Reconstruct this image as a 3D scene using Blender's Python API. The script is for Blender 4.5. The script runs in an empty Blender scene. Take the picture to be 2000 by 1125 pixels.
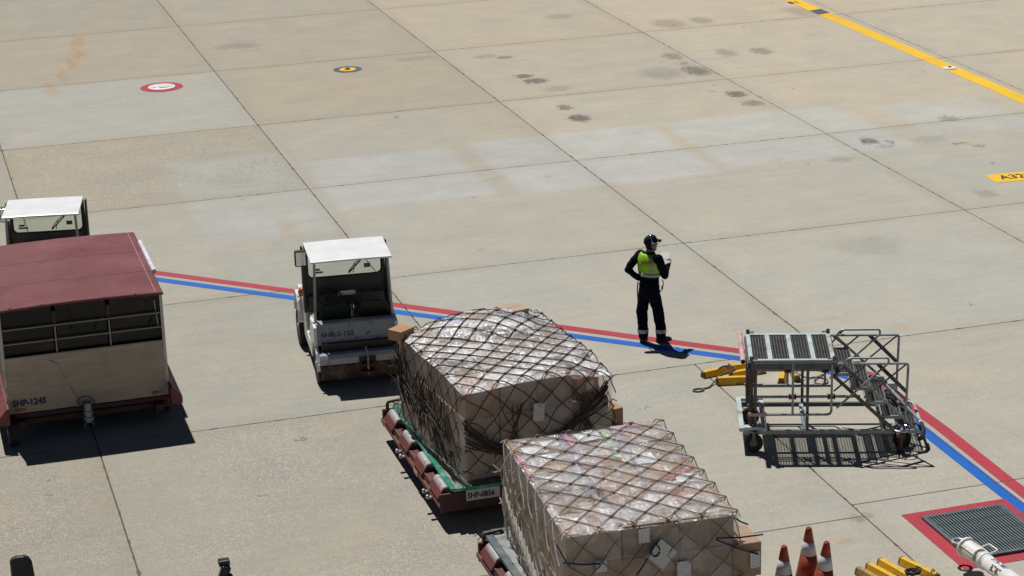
import bpy, bmesh, math, random
from mathutils import Vector, Matrix, noise
random.seed(7)
R = math.radians
S = bpy.context.scene
COL = S.collection

# ------------------------------------------------------------------ camera, sky, sun
CAM_H, YAW, PITCH, ROLL, F = 12.108, 0.283148, 0.321232, -0.029785, 4.3
_fh = Vector((math.sin(YAW), math.cos(YAW), 0)); _rt = Vector((math.cos(YAW), -math.sin(YAW), 0)); _z = Vector((0, 0, 1))
FW = _fh * math.cos(PITCH) - _z * math.sin(PITCH)
_u0 = _fh * math.sin(PITCH) + _z * math.cos(PITCH)
RT = _rt * math.cos(ROLL) + _u0 * math.sin(ROLL)
UP = _u0 * math.cos(ROLL) - _rt * math.sin(ROLL)
cam = bpy.data.cameras.new('camera'); cam.sensor_width = 36; cam.lens = 36 * F / 2.0
cam.clip_start = 0.5; cam.clip_end = 2000
cam_ob = bpy.data.objects.new('camera', cam); COL.objects.link(cam_ob)
cam_ob.matrix_world = Matrix(((RT.x, UP.x, -FW.x, 0), (RT.y, UP.y, -FW.y, 0), (RT.z, UP.z, -FW.z, CAM_H), (0, 0, 0, 1)))
S.camera = cam_ob

SUN_DIR = Vector((0.085, -0.50, -1.0)).normalized()          # the way the light travels
W = bpy.data.worlds.new('World'); S.world = W; W.use_nodes = True
wn = W.node_tree; wn.nodes.clear()
sky = wn.nodes.new('ShaderNodeTexSky'); sky.sky_type = 'NISHITA'; sky.sun_disc = False
sky.sun_elevation = math.asin(-SUN_DIR.z); sky.sun_rotation = math.atan2(-SUN_DIR.x, -SUN_DIR.y)
sky.air_density = 0.45; sky.dust_density = 0.05; sky.altitude = 2500
bg = wn.nodes.new('ShaderNodeBackground'); bg.inputs['Strength'].default_value = 0.05
wo = wn.nodes.new('ShaderNodeOutputWorld')
wn.links.new(sky.outputs[0], bg.inputs[0]); wn.links.new(bg.outputs[0], wo.inputs[0])
sun = bpy.data.lights.new('sun', 'SUN'); sun.energy = 5.0; sun.angle = R(0.53); sun.color = (1.0, 0.975, 0.94)
sun_ob = bpy.data.objects.new('sun', sun); COL.objects.link(sun_ob)
sun_ob.rotation_euler = SUN_DIR.to_track_quat('-Z', 'Y').to_euler(); sun_ob.location = (0, 0, 40)
S.view_settings.view_transform = 'Standard'; S.view_settings.look = 'None'
S.view_settings.exposure = -0.22; S.view_settings.gamma = 1.0; S.view_settings.use_curve_mapping = False
S.cycles.use_denoising = True; S.cycles.max_bounces = 6; S.cycles.diffuse_bounces = 3; S.cycles.transparent_max_bounces = 12

# ------------------------------------------------------------------ mesh helpers
class MB:
    def __init__(s): s.v = []; s.f = []
    def raw(s, vs, fs):
        o = len(s.v); s.v += [Vector(p) for p in vs]; s.f += [[i + o for i in f] for f in fs]; return s
    def box(s, c, d, rot=None):
        x, y, z = d[0] / 2, d[1] / 2, d[2] / 2
        vs = [Vector((a * x, b * y, e * z)) for e in (-1, 1) for b in (-1, 1) for a in (-1, 1)]
        if rot is not None: vs = [rot @ p for p in vs]
        return s.raw([p + Vector(c) for p in vs], [[0, 2, 3, 1], [4, 5, 7, 6], [0, 1, 5, 4], [2, 6, 7, 3], [0, 4, 6, 2], [1, 3, 7, 5]])
    def bar(s, a, b, w, h, up=(0, 0, 1)):
        a, b = Vector(a), Vector(b); d = (b - a); L = d.length; d.normalize()
        u = Vector(up); x = d.cross(u)
        if x.length < 1e-4: x = d.cross(Vector((1, 0, 0)))
        x.normalize(); u = x.cross(d)
        m = Matrix((x, d, u)).transposed()
        return s.box((a + b) / 2, (w, L, h), m)
    def loft(s, rings, cap=True, closed=True):
        n = len(rings[0]); o = len(s.v)
        for r in rings: s.v += [Vector(p) for p in r]
        for i in range(len(rings) - 1):
            for j in range(n if closed else n - 1):
                k = (j + 1) % n
                s.f.append([o + i * n + j, o + i * n + k, o + (i + 1) * n + k, o + (i + 1) * n + j])
        if cap: s.f.append([o + j for j in range(n)][::-1]); s.f.append([o + (len(rings) - 1) * n + j for j in range(n)])
        return s
    def tube(s, pts, r, n=8, loop=False, cap=True):
        P = [Vector(p) for p in pts]; rr = r if isinstance(r, (list, tuple)) else [r] * len(P)
        m = len(P); T = []
        for i in range(m):
            a = P[(i - 1) % m] if (loop or i > 0) else P[i]; b = P[(i + 1) % m] if (loop or i < m - 1) else P[i]
            t = b - a; T.append(t.normalized() if t.length > 1e-9 else Vector((0, 0, 1)))
        x = T[0].cross(Vector((0, 0, 1)))
        if x.length < 1e-3: x = T[0].cross(Vector((0, 1, 0)))
        x.normalize(); rings = []
        for i in range(m):
            x = x - T[i] * x.dot(T[i])
            if x.length < 1e-6: x = T[i].orthogonal()
            x.normalize(); y = T[i].cross(x)
            rings.append([P[i] + (x * math.cos(2 * math.pi * k / n) + y * math.sin(2 * math.pi * k / n)) * rr[i] for k in range(n)])
        if loop: rings.append(rings[0]); cap = False
        return s.loft(rings, cap)
    def limb(s, pts, rad, n=14):                               # tapered, round-ended
        P = [Vector(p) for p in pts]; d0 = (P[0] - P[1]).normalized(); d1 = (P[-1] - P[-2]).normalized()
        a = [P[0] + d0 * rad[0] * q for q in (.98, .8, .45)]; b = [P[-1] + d1 * rad[-1] * q for q in (.45, .8, .98)]
        return s.tube(a + P + b, [rad[0] * .2, rad[0] * .6, rad[0] * .89] + list(rad) + [rad[-1] * .89, rad[-1] * .6, rad[-1] * .2], n)
    def lathe(s, prof, c=(0, 0, 0), n=24, axis='z', cap=True):
        rings = []
        for r, h in prof:
            ring = []
            for k in range(n):
                a = 2 * math.pi * k / n; p = (r * math.cos(a), r * math.sin(a), h)
                if axis == 'x': p = (h, p[0], p[1])
                elif axis == 'y': p = (p[1], h, p[0])
                ring.append(Vector(p) + Vector(c))
            rings.append(ring)
        return s.loft(rings, cap)
    def prism(s, poly, x0, x1, axis='x'):                      # poly in the other two axes (y,z) or (x,z) or (x,y)
        def q(p, t): return (t, p[0], p[1]) if axis == 'x' else ((p[0], t, p[1]) if axis == 'y' else (p[0], p[1], t))
        n = len(poly)
        return s.raw([q(p, x0) for p in poly] + [q(p, x1) for p in poly],
                     [list(range(n))[::-1], list(range(n, 2 * n))] + [[i, (i + 1) % n, n + (i + 1) % n, n + i] for i in range(n)])
    def build(s, name, mat, parent=None, bevel=0, smooth=False, seg=2):
        me = bpy.data.meshes.new(name); me.from_pydata([tuple(p) for p in s.v], [], s.f)
        bm = bmesh.new(); bm.from_mesh(me); bmesh.ops.recalc_face_normals(bm, faces=bm.faces); bm.to_mesh(me); bm.free()
        me.materials.append(mat); o = bpy.data.objects.new(name, me); COL.objects.link(o)
        if parent: o.parent = parent
        if smooth:
            for p in me.polygons: p.use_smooth = True
        if bevel:
            b = o.modifiers.new('bevel', 'BEVEL'); b.width = bevel; b.segments = seg; b.limit_method = 'ANGLE'; b.angle_limit = R(40)
        return o

def thing(name, label, cat, loc=(0, 0, 0), rz=0, group=None):
    o = bpy.data.objects.new(name, None); COL.objects.link(o); o.empty_display_size = .3
    o.location = loc; o.rotation_euler = (0, 0, rz); o['label'] = label; o['category'] = cat
    if group: o['group'] = group
    return o
def tag(o, label, cat, group=None):
    o['label'] = label; o['category'] = cat
    if group: o['group'] = group
    return o
def struct(o): o['kind'] = 'structure'; return o
def copy_tree(o, parent=None, skip=()):
    c = o.copy(); COL.objects.link(c); c.parent = parent
    for ch in list(o.children):
        if ch.name.split('.')[0] not in skip: copy_tree(ch, c, skip)
    return c
def at(u, v, h=0.0):                                          # photograph pixel -> the place at height h it shows
    d = FW * (F * 1000) + RT * (u - 1000) + UP * (562.5 - v)
    return d * ((h - CAM_H) / d.z) + Vector((0, 0, CAM_H))
def arc(c, r, a0, a1, n, fn): return [fn(c[0] + r * math.cos(R(a0 + (a1 - a0) * i / n)), c[1] + r * math.sin(R(a0 + (a1 - a0) * i / n))) for i in range(n + 1)]
def rounded(pts, r, n=5):                                      # round the inner corners of a polyline
    P = [Vector(p) for p in pts]; out = [P[0]]
    for i in range(1, len(P) - 1):
        a, b, c = P[i - 1], P[i], P[i + 1]; da = (a - b).normalized(); dc = (c - b).normalized(); k = min(r, (a - b).length * .49, (c - b).length * .49)
        p, q = b + da * k, b + dc * k
        for j in range(n + 1):
            t = j / n; out.append(p * (1 - t) ** 2 + b * 2 * t * (1 - t) + q * t * t)
    return out + [P[-1]]
def lettering(body, size, mat, parent, loc, rot, name='lettering', sx=1.0, depth=.001, bold=.012):
    cu = bpy.data.curves.new(name, 'FONT'); cu.body = body; cu.size = size; cu.extrude = depth; cu.resolution_u = 3; cu.align_x = 'LEFT'; cu.offset = bold * size
    o = bpy.data.objects.new(name, cu); COL.objects.link(o)
    dg = bpy.context.evaluated_depsgraph_get(); me = bpy.data.meshes.new_from_object(o.evaluated_get(dg))
    bpy.data.objects.remove(o); me.materials.clear(); me.materials.append(mat)
    o = bpy.data.objects.new(name, me); COL.objects.link(o); o.parent = parent; o.location = loc; o.rotation_euler = rot; o.scale = (sx, 1, 1)
    return o

# ------------------------------------------------------------------ material helpers
def new_mat(name):
    m = bpy.data.materials.new(name); m.use_nodes = True; nt = m.node_tree; nt.nodes.clear(); return m, nt
class N:
    def __init__(s, nt): s.nt = nt
    def n(s, t, **k):
        x = s.nt.nodes.new(t)
        for a, b in k.items(): setattr(x, a, b)
        return x
    def l(s, a, b): s.nt.links.new(a, b)
    def val(s, sock, v):
        if hasattr(v, 'links'): s.l(v, sock)
        else: sock.default_value = v
    def math(s, op, a, b=None, c=None, clamp=False):
        x = s.n('ShaderNodeMath', operation=op, use_clamp=clamp)
        for i, q in enumerate((a, b, c)):
            if q is not None: s.val(x.inputs[i], q)
        return x.outputs[0]
    def vmath(s, op, a, b=None):
        x = s.n('ShaderNodeVectorMath', operation=op); s.val(x.inputs[0], a)
        if b is not None: s.val(x.inputs[1], b)
        return x.outputs['Value'] if op in ('LENGTH', 'DOT_PRODUCT') else x.outputs[0]
    def noise(s, vec, scale, detail=4, rough=.55, dist=0):
        x = s.n('ShaderNodeTexNoise'); s.l(vec, x.inputs['Vector']); x.inputs['Scale'].default_value = scale
        x.inputs['Detail'].default_value = detail; x.inputs['Roughness'].default_value = rough; x.inputs['Distortion'].default_value = dist
        return x.outputs['Fac']
    def rng(s, v, a, b, c=0.0, d=1.0, smooth=False):
        x = s.n('ShaderNodeMapRange', interpolation_type='SMOOTHSTEP' if smooth else 'LINEAR'); s.val(x.inputs['Value'], v)
        for k, q in zip(('From Min', 'From Max', 'To Min', 'To Max'), (a, b, c, d)): s.val(x.inputs[k], q)
        return x.outputs[0]
    def mix(s, f, a, b, blend='MIX'):
        x = s.n('ShaderNodeMix', data_type='RGBA', blend_type=blend); s.val(x.inputs['Factor'], f)
        for sock, q in ((x.inputs['A'], a), (x.inputs['B'], b)):
            if hasattr(q, 'links'): s.l(q, sock)
            else: sock.default_value = (*q[:3], 1)
        return x.outputs['Result']
    def mapping(s, vec, scale=(1, 1, 1), rot=(0, 0, 0), loc=(0, 0, 0)):
        x = s.n('ShaderNodeMapping'); s.l(vec, x.inputs['Vector']); x.inputs['Scale'].default_value = scale; x.inputs['Rotation'].default_value = rot; x.inputs['Location'].default_value = loc
        return x.outputs[0]
    def attr(s, name):
        x = s.n('ShaderNodeAttribute', attribute_type='OBJECT', attribute_name=name); return x.outputs['Fac']
    def coord(s, which='Object'): return s.n('ShaderNodeTexCoord').outputs[which]
    def pos(s): return s.n('ShaderNodeNewGeometry').outputs['Position']
    def bump(s, h, strength, dist=.01):
        x = s.n('ShaderNodeBump'); s.l(h, x.inputs['Height']); x.inputs['Strength'].default_value = strength; x.inputs['Distance'].default_value = dist
        return x.outputs[0]
    def out(s, sh):
        o = s.n('ShaderNodeOutputMaterial'); s.l(sh, o.inputs['Surface'])
    def bsdf(s, col, rough, metal=0.0, normal=None, spec=.5):
        b = s.n('ShaderNodeBsdfPrincipled')
        for k, q in (('Base Color', col), ('Roughness', rough), ('Metallic', metal), ('Specular IOR Level', spec)):
            if hasattr(q, 'links'): s.l(q, b.inputs[k])
            else: b.inputs[k].default_value = (*q[:3], 1) if k == 'Base Color' else q
        if normal: s.l(normal, b.inputs['Normal'])
        return b
def pm(name, col, rough=.5, metal=0.0, var=.25, scale=6, dirt=None, dirt_amt=.35, dirt_scale=3, bump=.1, fine=60, spec=.5, col2=None):
    m, nt = new_mat(name); k = N(nt); c = k.coord()
    f1 = k.noise(c, scale, 5, .6); f2 = k.noise(c, fine, 3, .6)
    base = k.mix(k.rng(f1, .3, .7), col2 or tuple(q * (1 - var) for q in col), tuple(min(1, q * (1 + var * .4)) for q in col))
    base = k.mix(k.rng(f2, .35, .7, 0, .25), base, tuple(q * .55 for q in col))
    r = k.rng(f1, .3, .7, max(.02, rough - .08), min(1, rough + .1))
    if dirt:
        f3 = k.noise(c, dirt_scale, 8, .68); d = k.rng(f3, .62 - dirt_amt * .35, .72 - dirt_amt * .2)
        base = k.mix(d, base, dirt); r = k.mix(d, (.0, .0, .0), (.2, .2, .2)) if False else r
    b = k.bsdf(base, r, metal, k.bump(f2, bump, .004) if bump else None, spec)
    k.out(b.outputs[0]); return m

M = {}
M['galv'] = pm('galvanised_steel', (.36, .41, .41), .5, .3, .2, 5, (.16, .12, .09), .25)
M['galv_light'] = pm('pale_grey_paint', (.52, .6, .6), .45, .1, .12, 5, (.28, .24, .2), .3)
M['steel_dark'] = pm('dark_grey_steel', (.12, .13, .135), .5, .5, .3, 6, (.05, .035, .025), .3)
M['tread'] = pm('worn_rubber_tread', (.16, .165, .155), .75, 0, .35, 4, (.13, .095, .06), .3, 4)
M['tread_rib'] = pm('worn_aluminium_rib', (.20, .21, .205), .5, .4, .35, 8, (.1, .08, .06), .35)
M['rust'] = pm('rusty_steel', (.13, .05, .035), .75, .1, .4, 10, (.09, .04, .03), .4)
M['brown_post'] = pm('brown_stained_steel', (.09, .06, .05), .6, .2, .4, 7, (.16, .07, .05), .4, 9)
M['pink'] = pm('faded_red_tube', (.62, .45, .41), .6, 0, .2, 8, (.45, .2, .15), .35, 6)
M['rubber'] = pm('black_rubber', (.013, .013, .014), .75, 0, .3, 8, (.04, .036, .03), .25)
M['rubber_grey'] = pm('dusty_rubber', (.03, .029, .028), .85, 0, .4, 8)
M['white'] = pm('white_paint', (.80, .81, .80), .35, 0, .06, 4, (.42, .38, .32), .12, 2)
M['white_clean'] = pm('clean_white_paint', (.82, .83, .82), .35, 0, .04, 3)
M['white_dirty'] = pm('grimy_white_paint', (.36, .39, .41), .4, 0, .2, 4, (.16, .11, .07), .08, 4)
M['grime'] = pm('greasy_grime', (.035, .03, .027), .6, .1, .5, 7, (.16, .09, .05), .4, 5)
M['cab_brown'] = pm('cab_inner_paint', (.10, .09, .08), .55, 0, .25, 3, (.08, .06, .05), .3)
M['black'] = pm('black_plastic', (.012, .012, .013), .45, 0, .2, 10)
M['seat_black'] = pm('black_vinyl', (.012, .013, .014), .5, 0, .3, 12)
M['seat_green'] = pm('dark_green_cloth', (.006, .03, .025), .9, 0, .3, 20)
M['orange_lens'] = pm('orange_lens', (.55, .13, .02), .25, 0, .15, 20)
M['red_ext'] = pm('red_enamel', (.28, .02, .02), .3, 0, .1, 10)
M['chrome'] = pm('chrome', (.75, .76, .77), .15, 1.0, .1, 10, bump=0)
M['yellow'] = pm('yellow_paint', (.82, .47, .015), .5, 0, .18, 7, (.16, .11, .05), .3, 6)
M['yellow_worn'] = pm('worn_yellow_paint', (.55, .36, .09), .7, 0, .3, 9, (.2, .14, .08), .55, 9)
M['chock_end'] = pm('scuffed_rubber_end', (.09, .06, .03), .8, 0, .4, 9, (.3, .18, .03), .35, 8)
M['rope'] = pm('grey_rope', (.16, .155, .14), .9, 0, .5, 60, bump=.5)
M['rope_dark'] = pm('dark_rope', (.05, .05, .05), .9, 0, .5, 60, bump=.5)
M['maroon'] = pm('maroon_roof_paint', (.18, .046, .05), .5, 0, .12, 1.2, (.21, .068, .073), .3, .8, spec=.35)
M['maroon_dark'] = pm('dark_maroon_steel', (.06, .016, .015), .55, 0, .3, 4, (.05, .03, .025), .3)
M['red_steel'] = pm('red_oxide_steel', (.19, .045, .038), .55, 0, .25, 5, (.1, .05, .04), .3)
M['smoked'] = pm('smoked_screen', (.009, .0065, .006), .3, 0, .4, 2, (.022, .015, .013), .4, 1.5, spec=.3)
M['rail'] = pm('dull_grey_rail', (.27, .26, .245), .55, .2, .2, 6)
M['alu'] = pm('aluminium_edge', (.5, .49, .46), .45, .5, .15, 5, (.25, .22, .18), .25)
M['roller'] = pm('grey_roller', (.45, .45, .44), .5, .2, .15, 10, (.2, .18, .15), .3, 10)
M['green'] = pm('green_pallet_edge', (.022, .25, .165), .35, .1, .25, 5, (.25, .4, .35), .3, 6)
M['alu_bare'] = pm('bare_aluminium', (.55, .56, .55), .35, .8, .15, 6, (.3, .28, .25), .3, 6)
M['paper'] = pm('white_paper', (.8, .8, .78), .7, 0, .05, 6)
M['navy'] = pm('navy_cloth', (.0035, .006, .012), .95, 0, .4, 14, bump=.4, fine=25, spec=.1)
M['hivis'] = pm('hi_vis_yellow', (.34, .66, .02), .7, 0, .15, 12, bump=.3, fine=20)
M['reflect'] = pm('reflective_tape', (.32, .34, .34), .4, .3, .12, 20)
M['glove'] = pm('white_glove', (.75, .74, .70), .85, 0, .1, 40)
M['skin'] = pm('skin', (.30, .16, .10), .5, 0, .1, 20)
M['hair'] = pm('black_hair', (.006, .0055, .0055), .7, 0, .3, 60, spec=.2)
M['boot'] = pm('black_boot', (.010, .010, .010), .45, 0, .3, 12)
M['muff'] = pm('grey_green_ear_muff', (.12, .2, .165), .5, 0, .15, 20)
M['cone'] = pm('orange_cone_rubber', (.36, .045, .012), .5, 0, .2, 5, (.2, .05, .03), .25, 6)
M['cone_band'] = pm('white_cone_band', (.62, .64, .66), .4, 0, .12, 9, (.3, .3, .3), .25, 8)
M['towbar'] = pm('white_towbar_paint', (.80, .80, .77), .35, 0, .06, 5, (.5, .42, .3), .15, 6)
M['towbar_dirty'] = pm('greasy_white_paint', (.5, .42, .3), .5, 0, .4, 14, (.12, .07, .03), .4, 12)
M['grate'] = pm('blue_grey_grate_steel', (.10, .135, .155), .5, .2, .25, 6, (.16, .15, .13), .3, 5)
M['grate_bar'] = pm('worn_grate_bar', (.22, .27, .28), .45, .3, .25, 6)
M['pit_dark'] = pm('dark_pit', (.012, .014, .015), .9)
M['ink_blue'] = pm('navy_ink', (.008, .02, .13), .6)
M['ink'] = pm('black_ink', (.012, .012, .014), .6)
M['sticker'] = pm('grey_sticker', (.14, .15, .15), .6)
M['ink_red'] = pm('red_ink', (.42, .02, .01), .6)
M['plate'] = pm('white_number_plate', (.6, .6, .58), .5, 0, .1, 15)

def glass_mat():
    m, nt = new_mat('windscreen_glass'); k = N(nt)
    t = k.n('ShaderNodeBsdfTransparent'); t.inputs[0].default_value = (.86, .9, .87, 1)
    g = k.n('ShaderNodeBsdfGlossy'); g.inputs['Roughness'].default_value = .03
    fr = k.n('ShaderNodeFresnel'); fr.inputs[0].default_value = 1.45
    mx = k.n('ShaderNodeMixShader'); k.l(k.math('MULTIPLY', fr.outputs[0], .8), mx.inputs[0]); k.l(t.outputs[0], mx.inputs[1]); k.l(g.outputs[0], mx.inputs[2])
    k.out(mx.outputs[0]); return m
M['glass'] = glass_mat()

def film_mat(name, lo, hi, tint=(.86, .85, .85), dark=.35, gloss=.13):
    m, nt = new_mat(name); k = N(nt); c = k.coord()
    w = k.noise(k.mapping(c, (1, 1.6, .35)), 3.2, 4, .55, 1.6); w2 = k.noise(c, 26, 4, .6, .8); w3 = k.noise(k.mapping(c, (9, 2.2, 2)), 3, 4, .65, .6)
    h = k.math('ADD', k.math('MULTIPLY', w, 1.0), k.math('ADD', k.math('MULTIPLY', w2, .09), k.math('MULTIPLY', w3, .42)))
    nrm = k.bump(h, .8, .075)
    d = k.rng(k.noise(k.mapping(c, (1, 1.5, 1), loc=(7, 3, 0)), 2.1, 4, .6, .8), .54, .64, 0, dark, True)
    p = k.bsdf(k.mix(d, tint, (.25, .29, .34)), .16, 0, nrm, .7)
    t = k.n('ShaderNodeBsdfTransparent'); t.inputs[0].default_value = (.95, .95, .95, 1)
    big = k.noise(c, 2.3, 5, .62, .7)
    f = k.math('ADD', k.rng(big, .42, .60, lo, hi, True), k.rng(w3, .58, .75, 0, .2), clamp=True); f = k.math('ADD', f, k.math('MULTIPLY', d, .6), clamp=True)
    mx = k.n('ShaderNodeMixShader'); k.l(f, mx.inputs[0]); k.l(t.outputs[0], mx.inputs[1]); k.l(p.outputs[0], mx.inputs[2])
    g = k.n('ShaderNodeBsdfGlossy'); g.inputs['Roughness'].default_value = .11; k.l(nrm, g.inputs['Normal'])
    mx2 = k.n('ShaderNodeMixShader'); mx2.inputs[0].default_value = gloss; k.l(mx.outputs[0], mx2.inputs[1]); k.l(g.outputs[0], mx2.inputs[2])
    k.out(mx2.outputs[0]); return m
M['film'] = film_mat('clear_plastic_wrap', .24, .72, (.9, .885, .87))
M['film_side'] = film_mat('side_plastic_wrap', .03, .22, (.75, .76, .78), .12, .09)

def carton_mat():
    m, nt = new_mat('cardboard'); k = N(nt); c = k.coord(); tone = k.attr('tone'); hue = k.attr('hue')
    a = k.mix(tone, (.25, .165, .11), (.50, .375, .275)); a = k.mix(hue, a, (.48, .20, .055))
    f = k.noise(c, 3.5, 5, .6); a = k.mix(k.rng(f, .3, .75, 0, .35), a, (.2, .135, .09))
    sx = k.n('ShaderNodeSeparateXYZ'); k.l(c, sx.inputs[0])
    tp = k.math('LESS_THAN', k.math('ABSOLUTE', sx.outputs[1]), .055)
    seam = k.math('LESS_THAN', k.math('ABSOLUTE', sx.outputs[1]), .006)
    a = k.mix(k.math('MULTIPLY', tp, .55), a, (.42, .30, .19)); a = k.mix(k.math('MULTIPLY', seam, .8), a, (.07, .05, .035))
    b = k.bsdf(a, k.math('SUBTRACT', .8, k.math('MULTIPLY', tp, .45)), 0, k.bump(k.noise(c, 30, 3), .12, .01), .3)
    k.out(b.outputs[0]); return m
M['carton'] = carton_mat()
M['net_dark'] = pm('dark_brown_net_cord', (.060, .043, .034), .8, 0, .3, 30, fine=200)
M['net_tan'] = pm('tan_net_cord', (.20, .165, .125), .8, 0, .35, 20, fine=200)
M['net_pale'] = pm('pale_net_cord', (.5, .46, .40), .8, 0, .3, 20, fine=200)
M['tape_pink'] = pm('pink_tape', (.62, .25, .42), .5); M['tape_green'] = pm('pale_green_tape', (.35, .6, .28), .5); M['tape_violet'] = pm('grey_violet_tape', (.27, .24, .33), .5)

def label_mat():
    m, nt = new_mat('printed_label'); k = N(nt); c = k.coord()
    s = k.n('ShaderNodeSeparateXYZ'); k.l(c, s.inputs[0])
    w = k.math('FRACT', k.math('MULTIPLY', s.outputs[1], 38)); row = k.math('LESS_THAN', w, .45)
    n = k.math('GREATER_THAN', k.noise(k.mapping(c, (120, 38, 1)), 1, 1), .5)
    a = k.mix(k.math('MULTIPLY', k.math('MULTIPLY', row, n), .75), (.72, .72, .70), (.10, .10, .11))
    k.out(k.bsdf(a, .6).outputs[0]); return m
M['label'] = label_mat()

def paint_line(name, col, wear=.35):
    m, nt = new_mat(name); k = N(nt); p = k.pos()
    f = k.noise(k.mapping(p, (1, 1, 1)), 2.2, 8, .72); g = k.noise(p, 34, 4, .65); big = k.noise(p, .45, 4, .6); ty = k.noise(k.mapping(p, (3.5, .35, 1), (0, 0, R(12))), 1.3, 6, .7)
    a = k.mix(k.rng(big, .35, .7, 0, .4), col, tuple(q * .68 for q in col))
    a = k.mix(k.rng(ty, .56, .72, 0, wear * 1.3), a, (.10, .08, .08))
    a = k.mix(k.rng(f, .60, .74, 0, wear), a, (.24, .20, .18))
    a = k.mix(k.math('MULTIPLY', k.rng(g, .60, .68), wear), a, (.36, .34, .30))
    s = k.n('ShaderNodeSeparateXYZ'); k.l(k.vmath('ADD', p, k.vmath('MULTIPLY', k.vmath('SUBTRACT', k.n('ShaderNodeTexNoise').outputs['Color'], (.5, .5, .5)), (.01, .01, 0))), s.inputs[0])
    for ax, lst in ((0, (2.45, 8.16, 13.87)), (1, (24.52, 30.26, 36.27, 42.57, 48.27, 54.24))):
        for q in lst: a = k.mix(k.math('MULTIPLY', k.math('LESS_THAN', k.math('ABSOLUTE', k.math('SUBTRACT', s.outputs[ax], q)), .013), .75), a, (.06, .05, .04))
    k.out(k.bsdf(a, .6, 0, k.bump(g, .15, .004), .3).outputs[0]); return m
M['line_red'] = paint_line('red_line_paint', (.42, .035, .055), .4); M['line_blue'] = paint_line('blue_line_paint', (.001, .115, .50), .10)
M['line_yellow'] = paint_line('yellow_line_paint', (.86, .52, .025), .22); M['line_white'] = paint_line('white_line_paint', (.72, .74, .78), .2)
M['line_grey'] = paint_line('dark_grey_line_paint', (.085, .10, .12), .2)

# ------------------------------------------------------------------ the apron
STAINS = [  # x, y, half-width, half-depth, strength : oil and rubber spots on the concrete
 (15.17, 50.55, .32, .30, .8), (15.30, 49.95, .40, .40, .85), (15.1, 47.1, .22, .38, .75), (15.09, 46.0, .33, .40, .9), (15.55, 48.95, .5, .35, .3),
 (19.24, 49.41, .42, .75, .75), (19.27, 51.17, .30, .55, .55), (19.25, 50.3, .2, .3, .45), (19.2, 46.74, .32, .42, .85), (19.22, 45.75, .35, .4, .6),
 (18.4, 49.5, .7, .9, .3), (21.56, 50.8, .35, .55, .55), (20.67, 51.0, .35, .6, .4), (20.16, 41.63, .27, .38, .85), (20.55, 41.4, .12, .25, .6), (20.3, 41.1, .3, .2, .35),
 (22.62, 42.75, .3, .35, .5), (20.64, 55.0, .6, .8, .38), (21.58, 55.02, .4, .6, .4), (15.34, 52.79, .3, .25, .6), (14.9, 53.1, .45, .3, .35),
 (21.84, 40.73, .25, .15, .5), (22.1, 40.39, .18, .16, .5), (20.5, 37.11, .3, .3, .35), (21.4, 41.3, .5, .4, .22), (19.0, 40.5, .4, .3, .3),
 (5.3, 29.4, .16, .05, .65), (4.4, 27.6, .10, .06, .5), (9.2, 57.0, .8, .5, .3), (13.2, 53.6, .7, .35, .25), (24.5, 55.0, .5, .9, .3), (16.9, 34.9, .9, .8, .18), (11.7, 24.1, .25, .12, .4), (18.2,57.2,.5,.5,.35)]
RUST = [(5.32, 59.3, .17, 1.3, .6), (5.15, 57.9, .17, 1.5, .6), (4.85, 56.6, .19, 1.5, .6), (4.5, 55.3, .2, 1.4, .5), (4.05, 53.8, .24, 1.4, .4), (14.6, 31.5, .6, .22, .22), (15.5, 30.7, .4, .2, .28), (11.85, 41.9, .4, .14, .4), (7.2, 40.0, .3, 1.1, .28), (11.18, 23.5, .3, .13, .5), (5.9, 29.9, .25, .2, .25), (12.9, 41.6, .3, .15, .3), (17.8, 41.0, .5, .2, .3)]
CLEAN = [(6.9, 42.6, 1.25, 3.1, .8), (10.0, 42.75, 1.6, 1.95, .95), (14.2, 42.7, 2.1, 2.15, 1.0), (18.75, 42.85, 2.1, 2.0, .9), (22.85, 43.0, 1.25, 1.45, .75)]
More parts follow.
